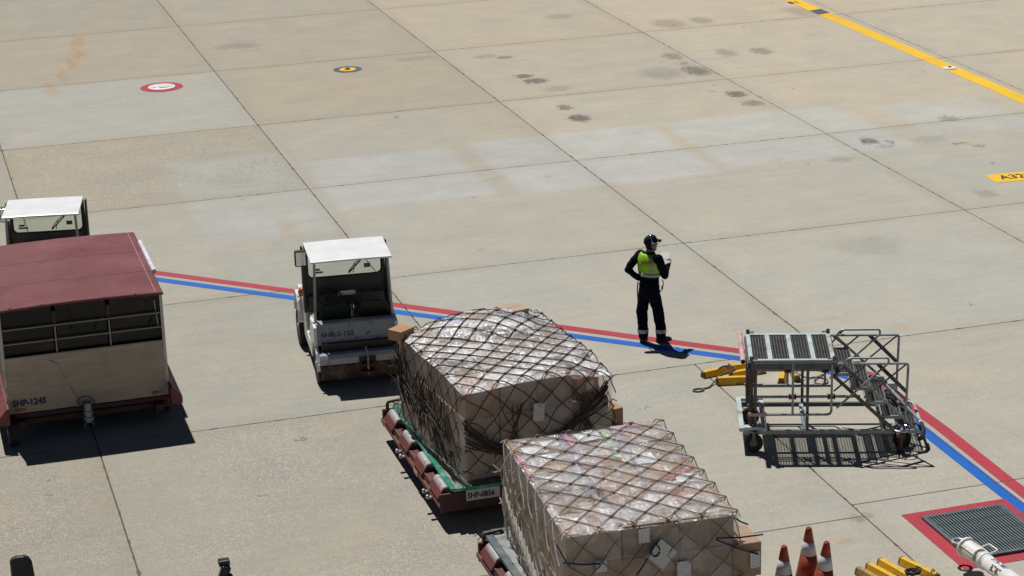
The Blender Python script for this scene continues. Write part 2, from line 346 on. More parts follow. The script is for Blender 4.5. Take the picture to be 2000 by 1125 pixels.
def concrete():
    m, nt = new_mat('apron_concrete'); k = N(nt); p = k.pos()
    tan, val, agg = k.attr('tan'), k.attr('val'), k.attr('agg')
    wob = k.n('ShaderNodeTexNoise'); k.l(p, wob.inputs['Vector']); wob.inputs['Scale'].default_value = 1.7; wob.inputs['Detail'].default_value = 5
    off = k.vmath('MULTIPLY', k.vmath('SUBTRACT', wob.outputs['Color'], (.5, .5, .5)), (.75, .75, 0))
    q = k.vmath('ADD', p, off)
    wob2 = k.n('ShaderNodeTexNoise'); k.l(p, wob2.inputs['Vector']); wob2.inputs['Scale'].default_value = 9; wob2.inputs['Detail'].default_value = 4
    qs = k.vmath('ADD', p, k.vmath('MULTIPLY', k.vmath('SUBTRACT', wob2.outputs['Color'], (.5, .5, .5)), (.5, .5, 0)))
    def blobs(lst, vec, inner):
        acc = None
        for x, y, a, b, s in lst:
            d = k.vmath('LENGTH', k.vmath('MULTIPLY', k.vmath('SUBTRACT', vec, (x, y, 0)), (1.15 / a, 1.15 / b, 0)))
            r = k.rng(d, 1.15, inner, 0, s, True); acc = r if acc is None else k.math('MAXIMUM', acc, r)
        return acc
    stain = blobs(STAINS, qs, .5); rust = blobs(RUST, q, .1)
    cl = None
    for x, y, a, b, s in CLEAN:
        d = k.vmath('SUBTRACT', k.vmath('ABSOLUTE', k.vmath('SUBTRACT', k.vmath('ADD', p, k.vmath('MULTIPLY', off, (.35, .35, 0))), (x, y, 0))), (a, b, 0))
        sp = k.n('ShaderNodeSeparateXYZ'); k.l(d, sp.inputs[0])
        r = k.rng(k.math('MAXIMUM', sp.outputs[0], sp.outputs[1]), .16, -.16, 0, s, True); cl = r if cl is None else k.math('MAXIMUM', cl, r)
    big = k.noise(p, .17, 5, .6); mid = k.noise(p, .9, 6, .62); str_ = k.noise(k.mapping(p, (.35, 3.2, 1), (0, 0, R(3))), 1.6, 6, .65)
    sm = k.noise(p, 7, 5, .65); fine = k.noise(p, 55, 3, .7)
    t = k.math('ADD', tan, k.math('ADD', k.rng(big, .3, .7, -.22, .22), k.rng(mid, .3, .7, -.16, .16)), clamp=True)
    a = k.mix(t, (.392, .384, .334), (.462, .392, .284))
    a = k.mix(k.math('MULTIPLY', k.math('MULTIPLY', cl, k.rng(mid, .25, .6, .55, 1)), .95), a, (.435, .438, .405))
    v = k.math('MULTIPLY', val, k.math('ADD', .90, k.math('ADD', k.rng(str_, .25, .75, 0, .10), k.rng(mid, .3, .7, 0, .12))))
    v = k.math('MULTIPLY', v, k.rng(sm, .25, .75, .95, 1.05))
    v = k.math('MULTIPLY', v, k.rng(fine, .25, .8, .88, 1.1))
    cc = k.n('ShaderNodeCombineColor')
    for i in range(3): k.l(v, cc.inputs[i])
    a = k.mix(1.0, a, cc.outputs[0], 'MULTIPLY')
    # exposed aggregate: pale and dark grains
    vo = k.n('ShaderNodeTexVoronoi'); k.l(p, vo.inputs['Vector']); vo.inputs['Scale'].default_value = 52
    gr = k.n('ShaderNodeSeparateColor'); k.l(vo.outputs['Color'], gr.inputs[0])
    amt = k.math('MULTIPLY', agg, k.rng(k.noise(p, .5, 4, .55), .30, .66, .25, 1))
    a = k.mix(k.math('MULTIPLY', k.math('GREATER_THAN', gr.outputs[0], .80), k.math('MULTIPLY', amt, .42)), a, (.72, .68, .58))
    a = k.mix(k.math('MULTIPLY', k.math('LESS_THAN', gr.outputs[0], .3), k.math('MULTIPLY', amt, .34)), a, (.17, .14, .11))
    # scattered small droplets and scuffs
    v2 = k.n('ShaderNodeTexVoronoi'); k.l(k.mapping(qs, (1, 1.6, 1)), v2.inputs['Vector']); v2.inputs['Scale'].default_value = 1.15
    g2 = k.n('ShaderNodeSeparateColor'); k.l(v2.outputs['Color'], g2.inputs[0])
    dot = k.math('MULTIPLY', k.math('LESS_THAN', v2.outputs['Distance'], k.math('MULTIPLY', g2.outputs[1], .075)), k.math('GREATER_THAN', g2.outputs[0], .62))
    a = k.mix(k.math('MULTIPLY', dot, .6), a, (.10, .09, .075))
    sc = k.noise(k.mapping(p, (.5, 6, 1), (0, 0, R(-8))), 2.6, 7, .7); a = k.mix(k.rng(sc, .70, .80, 0, .35), a, (.16, .14, .12))
    a = k.mix(k.math('MULTIPLY', stain, k.rng(k.noise(p, 9, 5, .7), .3, .62, .45, 1)), a, (.065, .057, .052))
    a = k.mix(rust, a, (.40, .22, .09))
    # crumbled, dirty joint edges
    px = k.n('ShaderNodeSeparateXYZ'); k.l(p, px.inputs[0]); near = k.math('MULTIPLY', k.math('LESS_THAN', px.outputs[1], 30.26), 10); far = k.math('SUBTRACT', 10, near); dj = None
    for xj, pen in ((2.45, None), (8.16, near), (13.87, near), (19.6, near), (25.4, near), (31.1, near), (11.75, far)):
        e = k.math('ABSOLUTE', k.math('SUBTRACT', px.outputs[0], xj))
        if pen is not None: e = k.math('ADD', e, pen)
        dj = e if dj is None else k.math('MINIMUM', dj, e)
    for yj in (30.26, 36.27, 42.57, 48.27, 54.24, 60.3): dj = k.math('MINIMUM', dj, k.math('ABSOLUTE', k.math('SUBTRACT', px.outputs[1], yj)))
    a = k.mix(k.math('MULTIPLY', k.rng(dj, .0, .45, .30, 0, True), k.rng(mid, .4, .65)), a, (.25, .20, .14))
    chip = k.math('LESS_THAN', dj, k.rng(k.noise(p, 3.2, 6, .7), .54, .74, .008, .06))
    a = k.mix(k.math('MULTIPLY', chip, .7), a, (.13, .11, .085))
    h = k.math('ADD', k.math('MULTIPLY', fine, .6), k.math('MULTIPLY', k.math('MULTIPLY', vo.outputs['Distance'], amt), 1.5))
    k.out(k.bsdf(a, .88, 0, k.bump(h, .35, .006), .25).outputs[0]); return m
M['concrete'] = concrete()
M['joint'] = pm('joint_filler', (.085, .07, .055), .9, 0, .3, 3)
M['ground'] = pm('far_concrete', (.42, .39, .33), .9, 0, .2, .2)

apron = struct(MB().raw([(-36, 8, -.016), (66, 8, -.016), (66, 84, -.016), (-36, 84, -.016)], [[0, 1, 2, 3]]).build('apron', M['joint']))
struct(MB().raw([(-900, -700, -.3), (900, -700, -.3), (900, 1100, -.3), (-900, 1100, -.3)], [[0, 1, 2, 3]]).build('ground', M['ground']))
XJ = [2.45 - 5.72 * i for i in range(6, 0, -1)] + [2.45, 8.16, 13.87, 19.6, 25.4, 31.1, 36.8, 42.5, 48.2, 53.9, 59.6]
YJ = [30.26, 36.27, 42.57, 48.27, 54.24, 60.3, 66.3, 72.3, 78.3]
def slab(x0, x1, y0, y1, tan, val, agg):
    g = .0075; c = .007
    rings = []
    for z, e in ((-.016, 0), (-c, 0), (0, c)):
        rings.append([(x0 + g + e, y0 + g + e, z), (x1 - g - e, y0 + g + e, z), (x1 - g - e, y1 - g - e, z), (x0 + g + e, y1 - g - e, z)])
    mb = MB(); mb.loft(rings); o = mb.build('concrete_slab', M['concrete'], apron)
    o['tan'] = tan; o['val'] = val; o['agg'] = agg
TONE = {  # (column, row) -> tan, value, aggregate
 (5, 0): (.30, .78, .6), (6, 0): (.10, .86, .3), (7, 0): (.15, .98, .3), (8, 0): (.12, 1.02, .25), (9, 0): (.2, 1.02, .25),
 (5, 1): (.2, .86, .4), (6, 1): (.22, .92, .2), (7, 1): (.22, .97, .12), (8, 1): (.20, 1.0, .1), (9, 1): (.18, 1.0, .1),
 (5, 2): (.15, .86, .2), (6, 2): (.55, .82, .75), (7, 2): (.42, .93, .1), (8, 2): (.50, 1.02, .05), (9, 2): (.55, 1.05, .05), (10, 2): (.6, 1.05, .05),
 (5, 3): (.1, .88, .2), (6, 3): (.02, .96, .05), (7, 3): (.66, .86, .1), (8, 3): (.55, .98, .05), (9, 3): (.64, 1.05, .05), (10, 3): (.6, 1.05, .05),
 (5, 4): (.4, .84, .2), (6, 4): (.6, .84, .1), (7, 4): (.62, .86, .08), (8, 4): (.70, .97, .05), (9, 4): (.80, 1.05, .05), (10, 4): (.78, 1.06, .05),
 (6, 5): (.5, .82, .1), (7, 5): (.55, .87, .05), (8, 5): (.62, .97, .05), (9, 5): (.70, 1.04, .05), (10, 5): (.75, 1.06, .05), (6, 6): (.5, .80, .1), (7, 6): (.55, .86, .05), (8, 6): (.65, .96, .05), (9, 6): (.7, 1.03, .05), (10, 6): (.75, 1.06, .05)}
rs = random.Random(3)
for j in range(len(YJ) - 1):
    for i in range(len(XJ) - 1):
        slab(XJ[i], XJ[i + 1], YJ[j], YJ[j + 1], *TONE.get((i, j), (.6 + .15 * rs.random(), .9 + .1 * rs.random() + .004 * (XJ[i] - 10), .08)))
for x0, x1, ys, tn in ((-35, -18, (8, 18.2, 24.15, 30.26), .45), (-18, -6.85, (8, 18.2, 24.15, 30.26), .5), (-6.85, 2.45, (8, 18.2, 24.15, 30.26), .42), (2.45, 7.6, (8, 18.2, 24.15, 30.26), .30), (7.6, 11.75, (8, 18.2, 24.15, 30.26), .18),
                       (11.75, 21.05, (8, 18.6, 24.52, 30.26), .22), (21.05, 30.35, (8, 18.6, 24.52, 30.26), .25), (30.35, 44, (8, 18.6, 24.52, 30.26), .3), (44, 60, (8, 18.6, 24.52, 30.26), .3)):
    for a, b in zip(ys, ys[1:]):
        slab(x0, x1, a, b, tn, .75 if x0 < 2.4 else (.81 if x0 < 7 else (.94 if x0 < 11 else .98)), .6 if x0 < 7 else .35)

# ------------------------------------------------------------------ painted markings (4 mm sheets)
def ribbon(name, mat, pts, w, z=.004):
    P = [Vector((*p, 0)) for p in pts]; L = []; Rr = []
    for i, p in enumerate(P):
        d0 = (P[i] - P[i - 1]).normalized() if i else (P[1] - P[0]).normalized(); d1 = (P[i + 1] - P[i]).normalized() if i < len(P) - 1 else d0
        n0 = Vector((-d0.y, d0.x, 0)); n1 = Vector((-d1.y, d1.x, 0)); n = (n0 + n1).normalized(); n = n / max(.3, n.dot(n0))
        L.append(p + n * w / 2 + Vector((0, 0, z))); Rr.append(p - n * w / 2 + Vector((0, 0, z)))
    m = len(P); mb = MB(); mb.raw(L + Rr, [[i, m + i, m + i + 1, i + 1] for i in range(m - 1)])
    return struct(mb.build(name, mat))
kr = lambda x: 38.17 - .924 * (x - 4.39); kb = lambda x: 37.77 - .924 * (x - 4.35)
ribbon('red_line', M['line_red'], [(-12, kr(-12)), (4.4, kr(4.4)), (13.75, kr(13.75)), (14.06, 28.9), (14.1, 26.5), (14.06, 24.6), (14.05, 16)], .2)
ribbon('blue_line', M['line_blue'], [(-12, kb(-12)), (4.4, kb(4.4)), (13.5, kb(13.5)), (13.78, 28.8), (13.82, 26.5), (13.8, 24.4), (13.78, 16)], .19)
ribbon('yellow_line', M['line_yellow'], [(24.86, 79), (24.97, 47), (24.93, 30)], .40)
struct(MB().raw([(21.07, 37.72, .004), (24.6, 37.4, .004), (24.65, 38.0, .004), (21.1, 38.3, .004)], [[0, 1, 2, 3]]).build('yellow_stand_box', M['line_yellow']))
_l = struct(lettering('A320', .40, M['ink'], None, (21.28, 37.88, .008), (0, 0, R(-5)), 'stand_lettering', .80, .0005))
_l = struct(lettering('81', .42, M['ink'], None, (24.66, 56.1, .008), (0, 0, R(0)), 'line_lettering', .8, .0005))
struct(MB().raw([(24.75, 54.4, .008), (25.13, 54.5, .008), (25.13, 55.1, .008), (24.75, 55.0, .008)], [[0, 1, 2, 3]]).build('line_patch', M['line_grey']))
def disc(name, mat, c, r0, r1, z, parent=None, n=40):
    mb = MB(); a = [(c[0] + r1 * math.cos(2 * math.pi * i / n), c[1] + r1 * math.sin(2 * math.pi * i / n), z) for i in range(n)]
    if r0: b = [(c[0] + r0 * math.cos(2 * math.pi * i / n), c[1] + r0 * math.sin(2 * math.pi * i / n), z) for i in range(n)]; mb.raw(a + b, [[i, (i + 1) % n, n + (i + 1) % n, n + i] for i in range(n)])
    else: mb.raw(a, [list(range(n))])
    return mb.build(name, mat, parent)
struct(disc('red_ring', M['line_red'], (6.65, 53.0), .32, .52, .004))
hp = thing('hydrant_pit_cover', 'pale round pit cover with a cream cap inside the red painted ring', 'pit cover', (6.65, 53.0, 0))
MB().lathe([(.33, .001), (.33, .016), (.30, .02)], n=36).build('rim', M['line_white'], hp)
for sx in (-.19, .19):
    MB().lathe([(.085, .02), (.085, .026), (.05, .026)], (sx, 0, 0), 18).build('port', M['plate'], hp)
MB().box((.02, 0, .03), (.2, .3, .02)).build('cap', pm('cream_cap', (.78, .70, .5), .5), hp, .02)
struct(disc('grey_ring', M['line_grey'], (11.32, 53.06), .2, .36, .004))
struct(disc('yellow_disc', M['line_yellow'], (11.32, 53.06), 0, .205, .008))
mk = thing('floor_stud', 'small dark stud at the centre of the yellow and grey painted disc', 'stud', (11.32, 53.06, .008))
MB().lathe([(.075, 0), (.07, .02), (.03, .03)], n=16).build('stud_body', M['black'], mk)
MB().lathe([(.03, .03), (.02, .04)], n=10).build('stud_cap', M['grime'], mk)
st = thing('line_light', 'white inset light set in the yellow line', 'ground light', (24.93, 47.15, .004))
MB().lathe([(.17, 0), (.16, .02), (.1, .03)], n=20).build('light_rim', M['line_white'], st)
MB().box((0, 0, .04), (.07, .05, .02)).build('lens', M['black'], st, .005)

# ------------------------------------------------------------------ drain grate
X0, X1, Y0, Y1 = 12.40, 13.57, 22.45, 23.80
mb = MB()
def rect_ring(mb, a, b, z):                                    # a outer, b inner (x0,x1,y0,y1)
    o = [(a[0], a[2], z), (a[1], a[2], z), (a[1], a[3], z), (a[0], a[3], z)]; i = [(b[0], b[2], z), (b[1], b[2], z), (b[1], b[3], z), (b[0], b[3], z)]
    mb.raw(o + i, [[k, (k + 1) % 4, 4 + (k + 1) % 4, 4 + k] for k in range(4)])
rect_ring(mb, (12.21, 13.72, 22.25, 24.0), (X0 + .01, X1 - .01, Y0 + .01, Y1 - .01), .0045); struct(mb.build('drain_border', M['line_red']))
dg_ = thing('drain_grate', 'blue-grey slotted steel drain grate set in a red painted square', 'grate', ((X0 + X1) / 2, (Y0 + Y1) / 2, .006))
hx, hy = (X1 - X0) / 2, (Y1 - Y0) / 2
MB().box((0, 0, .002), (2 * hx - .02, 2 * hy - .02, .004)).build('pit_floor', M['pit_dark'], dg_)
f_ = MB()
for s in (-1, 1): f_.box((0, s * (hy - .03), .018), (2 * hx, .06, .036)); f_.box((s * (hx - .03), 0, .018), (.06, 2 * hy - .12, .036))
f_.build('frame', M['grate'], dg_, .004)
nb = 24; barmb = MB().box((0, 0, .019), (.016, 2 * hy - .12, .026)); b0 = None
for i in range(nb):
    x = -hx + .06 + (2 * hx - .12) * (i + .5) / nb
    if b0 is None: b0 = barmb.build('grate_bar', M['grate_bar'], dg_); b0.location.x = x
    else: c = b0.copy(); COL.objects.link(c); c.location.x = x

# ------------------------------------------------------------------ wheels
def wheel(name, parent, c, r, w, hub=.5, mat=None, hubmat=None):
    prof = [(r * .55, -w / 2 * .8), (r * .93, -w / 2), (r, -w / 2 * .75), (r, w / 2 * .75), (r * .93, w / 2), (r * .55, w / 2 * .8)]
    t = MB().lathe(prof, (0, 0, 0), 28, 'x').build(name, mat or M['rubber'], parent, smooth=False); t.location = c
    MB().lathe([(r * hub, -w / 2 * .86), (r * hub, w / 2 * .86)], (0, 0, 0), 20, 'x').build('rim', hubmat or M['steel_dark'], t)
    MB().lathe([(r * .16, -w / 2 * 1.02), (r * .18, -w / 2 * .86), (r * .18, w / 2 * .86), (r * .16, w / 2 * 1.02)], (0, 0, 0), 12, 'x').build('hub', M['galv'], t)
    return t

# ------------------------------------------------------------------ tow tractors
def make_tug():
    t = thing('tow_tractor', 'white open tow tractor marked SHP-3-152 standing before the netted loads', 'tow tractor', (6.635, 31.56, 0), R(-5.5), 'tow tractors on the apron')
    for x in (-.53, .53):
        wheel('wheel', t, (x, 0, .30), .30, .22); wheel('wheel', t, (math.copysign(.63, x), 1.86, .30), .30, .19)
    MB().box((0, .95, .36), (.84, 2.5, .22)).box((0, .95, .48), (1.2, .7, .06)).build('chassis', M['grime'], t, .01)
    # rear bumper: heavy counterweight, greasy lower half
    MB().prism([(-.40, .50), (-.36, .56), (-.02, .56), (-.02, .40), (-.40, .40)], -.61, .61).build('rear_bumper', M['white_dirty'], t, .02)
    MB().prism([(-.395, .395), (-.03, .395), (-.03, .14), (-.37, .14)], -.59, .59).build('counterweight', M['grime'], t, .02)
    MB().box((0, -.12, .62), (1.1, .2, .13)).build('rear_recess', M['black'], t)
    # rear panel with the number
    MB().prism([(-.13, .64), (-.15, .66), (-.06, .955), (-.03, .97), (.10, .97), (.10, .64)], -.615, .615).build('rear_panel', M['white_dirty'], t, .015)
    al = math.atan2(.295, .09)
    o = lettering('SHP-3-152', .105, M['ink_blue'], t, (-.56, -.132, .765), (al, 0, 0), sx=1.12); o.location = Vector((-.54, -.122, .765))
    for x, z in ((-.12, .68), (.0, .72), (.17, .77), (.2, .79), (.32, .7), (.25, .92), (-.1, .92)):
        MB().lathe([(.013, -.012), (.009, .0)], (x, -.15 + (z - .66) * .305, z), 8, 'y').build('bolt', M['grime'], t)
    # side bodies with wheel arches
    def side(s):
        arch_f = [(1.86 + .37 * math.cos(a), .30 + .37 * math.sin(a)) for a in [math.pi * q / 8 for q in range(0, 9)]]
        arch_r = [(.0 + .36 * math.cos(a), .30 + .36 * math.sin(a)) for a in [math.pi * q / 8 for q in range(0, 9)]]
        poly = [(2.34, .30), (2.34, .80), (2.28, .88), (1.35, .93), (1.22, .90), (1.02, .50), (.55, .48), (.42, .93), (.10, .965), (-.12, .93), (-.15, .64), (-.36, .40), (-.36, .30)] + arch_r[::-1] + [(.42, .30), (1.42, .30)] + arch_f[::-1]
        x = s * .63; q = MB().prism(poly, x - .025, x + .025); return q
    for s in (-1, 1): side(s).build('side_panel', M['white'], t, .008)
    MB().box((0, 1.82, .855), (1.26, .9, .05)).box((0, 2.32, .58), (1.27, .05, .5)).build('front_deck', M['white'], t, .02)
    for s in (-1, 1): MB().prism([(-.36, .955), (.4, .93), (.4, .89), (-.10, .90)], s * .66 - .03, s * .66 + .03).build('rear_fender_cap', M['white_dirty'], t, .01) if False else None
    for s in (-1, 1):
        fa = [(1.86 + .40 * math.cos(a), .32 + .60 * math.sin(a)) for a in [math.pi * q / 10 for q in range(1, 10)]]; fb = [(1.86 + .37 * math.cos(a), .30 + .585 * math.sin(a)) for a in [math.pi * q / 10 for q in range(9, 0, -1)]]
        MB().prism(fa + fb, s * .60, s * .735).build('front_fender', M['white'], t, .006)
    MB().box((0, .72, .50), (1.24, .5, .03)).build('floor_plate', M['cab_brown'], t)
    # cab: windscreen frame, glass, posts, roof
    W_, zt, zb, y = .66, 1.90, .80, 1.06
    out = [(-W_, zb), (W_, zb), (W_ - .03, zt), (-W_ + .03, zt)]
    inn = []
    for cx, cz, a0 in ((.50, 1.45, -90), (.50, 1.80, 0), (-.50, 1.80, 90), (-.50, 1.45, 180)):
        inn += [(cx + .085 * math.cos(R(a0 + q * 22.5)), cz + .085 * math.sin(R(a0 + q * 22.5))) for q in range(5)]
    # frame as a ring between outer outline (resampled by angle) and the window
    ang = [math.atan2(p[1] - 1.62, p[0]) for p in inn]
    def ray(a):
        best = 9
        for i in range(4):
            p, q = Vector(out[i]), Vector(out[(i + 1) % 4]); p = p - Vector((0, 1.62)); q = q - Vector((0, 1.62)); d = Vector((math.cos(a), math.sin(a))); e = q - p
            den = d.x * e.y - d.y * e.x
            if abs(den) < 1e-9: continue
            tt = (p.x * e.y - p.y * e.x) / den; uu = (p.x * d.y - p.y * d.x) / den
            if tt > 0 and -1e-6 <= uu <= 1 + 1e-6: best = min(best, tt)
        return (best * math.cos(a), 1.62 + best * math.sin(a))
    oo = [ray(a) for a in ang]; n = len(inn)
    for cr in out:                                             # snap the nearest ray to each true corner
        j = min(range(n), key=lambda i: (oo[i][0] - cr[0]) ** 2 + (oo[i][1] - cr[1]) ** 2); oo[j] = cr
    vs = [(p[0], y - .02, p[1]) for p in oo] + [(p[0], y - .02, p[1]) for p in inn] + [(p[0], y + .02, p[1]) for p in oo] + [(p[0], y + .02, p[1]) for p in inn]
    fs = []
    for i in range(n):
        j = (i + 1) % n
        fs += [[i, j, n + j, n + i], [2 * n + i, 3 * n + i, 3 * n + j, 2 * n + j], [n + i, n + j, 3 * n + j, 3 * n + i], [i, 2 * n + i, 2 * n + j, j]]
    wf = MB().raw(vs, fs).build('windscreen_frame', M['cab_brown'], t)
    gl = MB().raw([(p[0], y + .004, p[1]) for p in inn] + [(p[0], y - .004, p[1]) for p in inn], [list(range(n)), list(range(n, 2 * n))[::-1]]).build('windscreen', M['glass'], wf)
    sl = MB().tube([(p[0], y - .022, p[1]) for p in inn], .013, 6, True).build('window_seal', M['black'], wf)
    MB().tube([(.06, y - .03, 1.42), (.16, y - .035, 1.55), (.38, y - .035, 1.72)], .008, 6).tube([(.13, y - .03, 1.40), (.17, y - .035, 1.55)], .007, 6).bar((.06, y - .03, 1.40), (.42, y - .03, 1.755), .012, .02).build('wiper', M['black'], wf)
    for c_, d_ in (((-.42, y - .012, 1.445), (.16, .003, .03)), ((-.44, y - .012, 1.49), (.10, .003, .035)), ((.36, y - .012, 1.50), (.10, .003, .07))): MB().box(c_, d_).build('sticker', M['sticker'], wf)
    for s in (-1, 1): MB().prism([(y - .16, .84), (y + .03, .84), (y + .03, 1.90), (y - .05, 1.90)], s * .665 - .018, s * .665 + .018).build('windscreen_pillar', M['cab_brown'], t, .006)
    for s in (-1, 1): MB().tube([(s * .60, .06, .96), (s * .565, .09, 1.92)], .021, 10).lathe([(.05, .955), (.05, .975)], (s * .60, .06, 0), 10).build('rear_post', M['galv'], t)
    rf = MB(); rings = []
    for x in [-.63, -.61, -.3, 0, .3, .61, .63]:
        z = 1.952 - .006 * (x / .6) ** 2
        rings.append([(x, .03, z - .035), (x, .03, z - .012), (x, .06, z), (x, 1.08, z), (x, 1.12, z - .012), (x, 1.12, z - .035)])
    rf.loft(rings); rf.build('roof', M['white_clean'], t, .006)
    # dash, steering, seats
    MB().box((0, .99, .98), (1.2, .12, .22)).box((-.3, .93, 1.03), (.34, .14, .16)).build('dashboard', M['cab_brown'], t, .015)
    MB().box((.0, .90, 1.12), (.27, .1, .045)).build('clipboard', M['paper'], t, .005)
    sw = MB(); c = Vector((-.29, .80, 1.10)); ax = Vector((0, -.62, .78)); e1 = Vector((1, 0, 0)); e2 = ax.cross(e1)
    sw.tube([c + (e1 * math.cos(2 * math.pi * i / 24) + e2 * math.sin(2 * math.pi * i / 24)) * .19 for i in range(24)], .014, 8, True)
    for a in (90, 210, 330): sw.tube([c, c + (e1 * math.cos(R(a)) + e2 * math.sin(R(a))) * .19], .01, 6)
    sw.tube([c, c - ax * .3], .02, 8); sw.lathe([(.05, 0), (.03, .03)], c, 12).build('steering_wheel', M['black'], t)
    for x, mt in ((-.29, 'seat_green'), (.33, 'seat_black')):
        s = MB().box((x, .42, .72), (.46, .44, .14)).build('seat', M['seat_black'], t, .04, seg=3)
        ring = []
        for z, w, yy in ((.76, .2, .26), (.95, .235, .22), (1.10, .23, .19), (1.19, .19, .17), (1.215, .12, .165)):
            ring.append([(x - w, yy - .05, z), (x + w, yy - .05, z), (x + w * .9, yy + .06, z), (x - w * .9, yy + .06, z)])
        MB().loft(ring).build('backrest', M[mt], s, .03, seg=3)
    MB().tube([(.03, .52, .6), (.03, .5, 1.0)], .012, 8).lathe([(.028, 1.0), (.03, 1.04), (.015, 1.07)], (.03, .5, 0), 12).box((.03, .5, .96), (.07, .03, .015)).build('gear_lever', M['chrome'], t)
    ex = MB().lathe([(.07, .66), (.07, .98), (.03, 1.06), (.03, 1.1)], (.59, .3, 0), 16).build('fire_extinguisher', M['red_ext'], t)
    MB().box((.59, .28, 1.11), (.05, .14, .04)).build('valve', M['black'], ex, .008)
    # mirrors, lamps
    mr = MB().box((-.69, 1.0, 1.72), (.19, .09, .27)).build('mirror', M['black'], t, .03, seg=3)
    MB().box((-.69, .952, 1.72), (.15, .006, .22)).build('mirror_glass', M['chrome'], mr, .002)
    MB().tube([(-.66, 1.05, 1.82), (-.69, 1.04, 1.80)], .012, 6).tube([(-.66, 1.05, 1.6), (-.69, 1.04, 1.64)], .012, 6).build('arm', M['black'], mr)
    MB().box((.50, .98, 1.86), (.22, .10, .06)).build('rear_view_mirror', M['black'], t, .015)
    for s in (-1, 1):
        lp = MB().lathe([(.05, .90), (.065, .92), (.07, .97), (.05, 1.02), (.02, 1.035)], (s * .64, 1.62, 0), 16).build('turn_signal', M['orange_lens'], t, smooth=True)
        MB().lathe([(.085, .885), (.08, .91)], (s * .64, 1.62, 0), 16).build('lamp_base', M['white'], lp)
    MB().box((-.58, 1.28, .80), (.10, .22, .20)).build('step_bin', M['galv'], t, .015)
    # tow hitch
    h = MB().box((.12, -.40, .36), (.26, .05, .28)).build('hitch_plate', pm('greasy_yellow_steel', (.085, .045, .014), .7, .1, .5, 9, (.03, .02, .015), .5, 8), t, .01)
    MB().box((.12, -.47, .29), (.22, .16, .025)).box((.12, -.45, .40), (.20, .12, .02)).build('hitch_jaw', M['rust'], h, .006)
    MB().tube([(.12, -.49, .24), (.12, -.49, .52), (.12, -.46, .60), (.10, -.40, .66)], .014, 8).build('hitch_pin', M['galv'], h)
    return t
tug = make_tug()
tug2 = copy_tree(tug, None, ('lettering',)); tug2.location = (2.32, 35.84, 0); tug2.rotation_euler = (0, 0, R(-10.5))
tug2['label'] = 'white-roofed tow tractor half hidden behind the maroon-roofed cart'

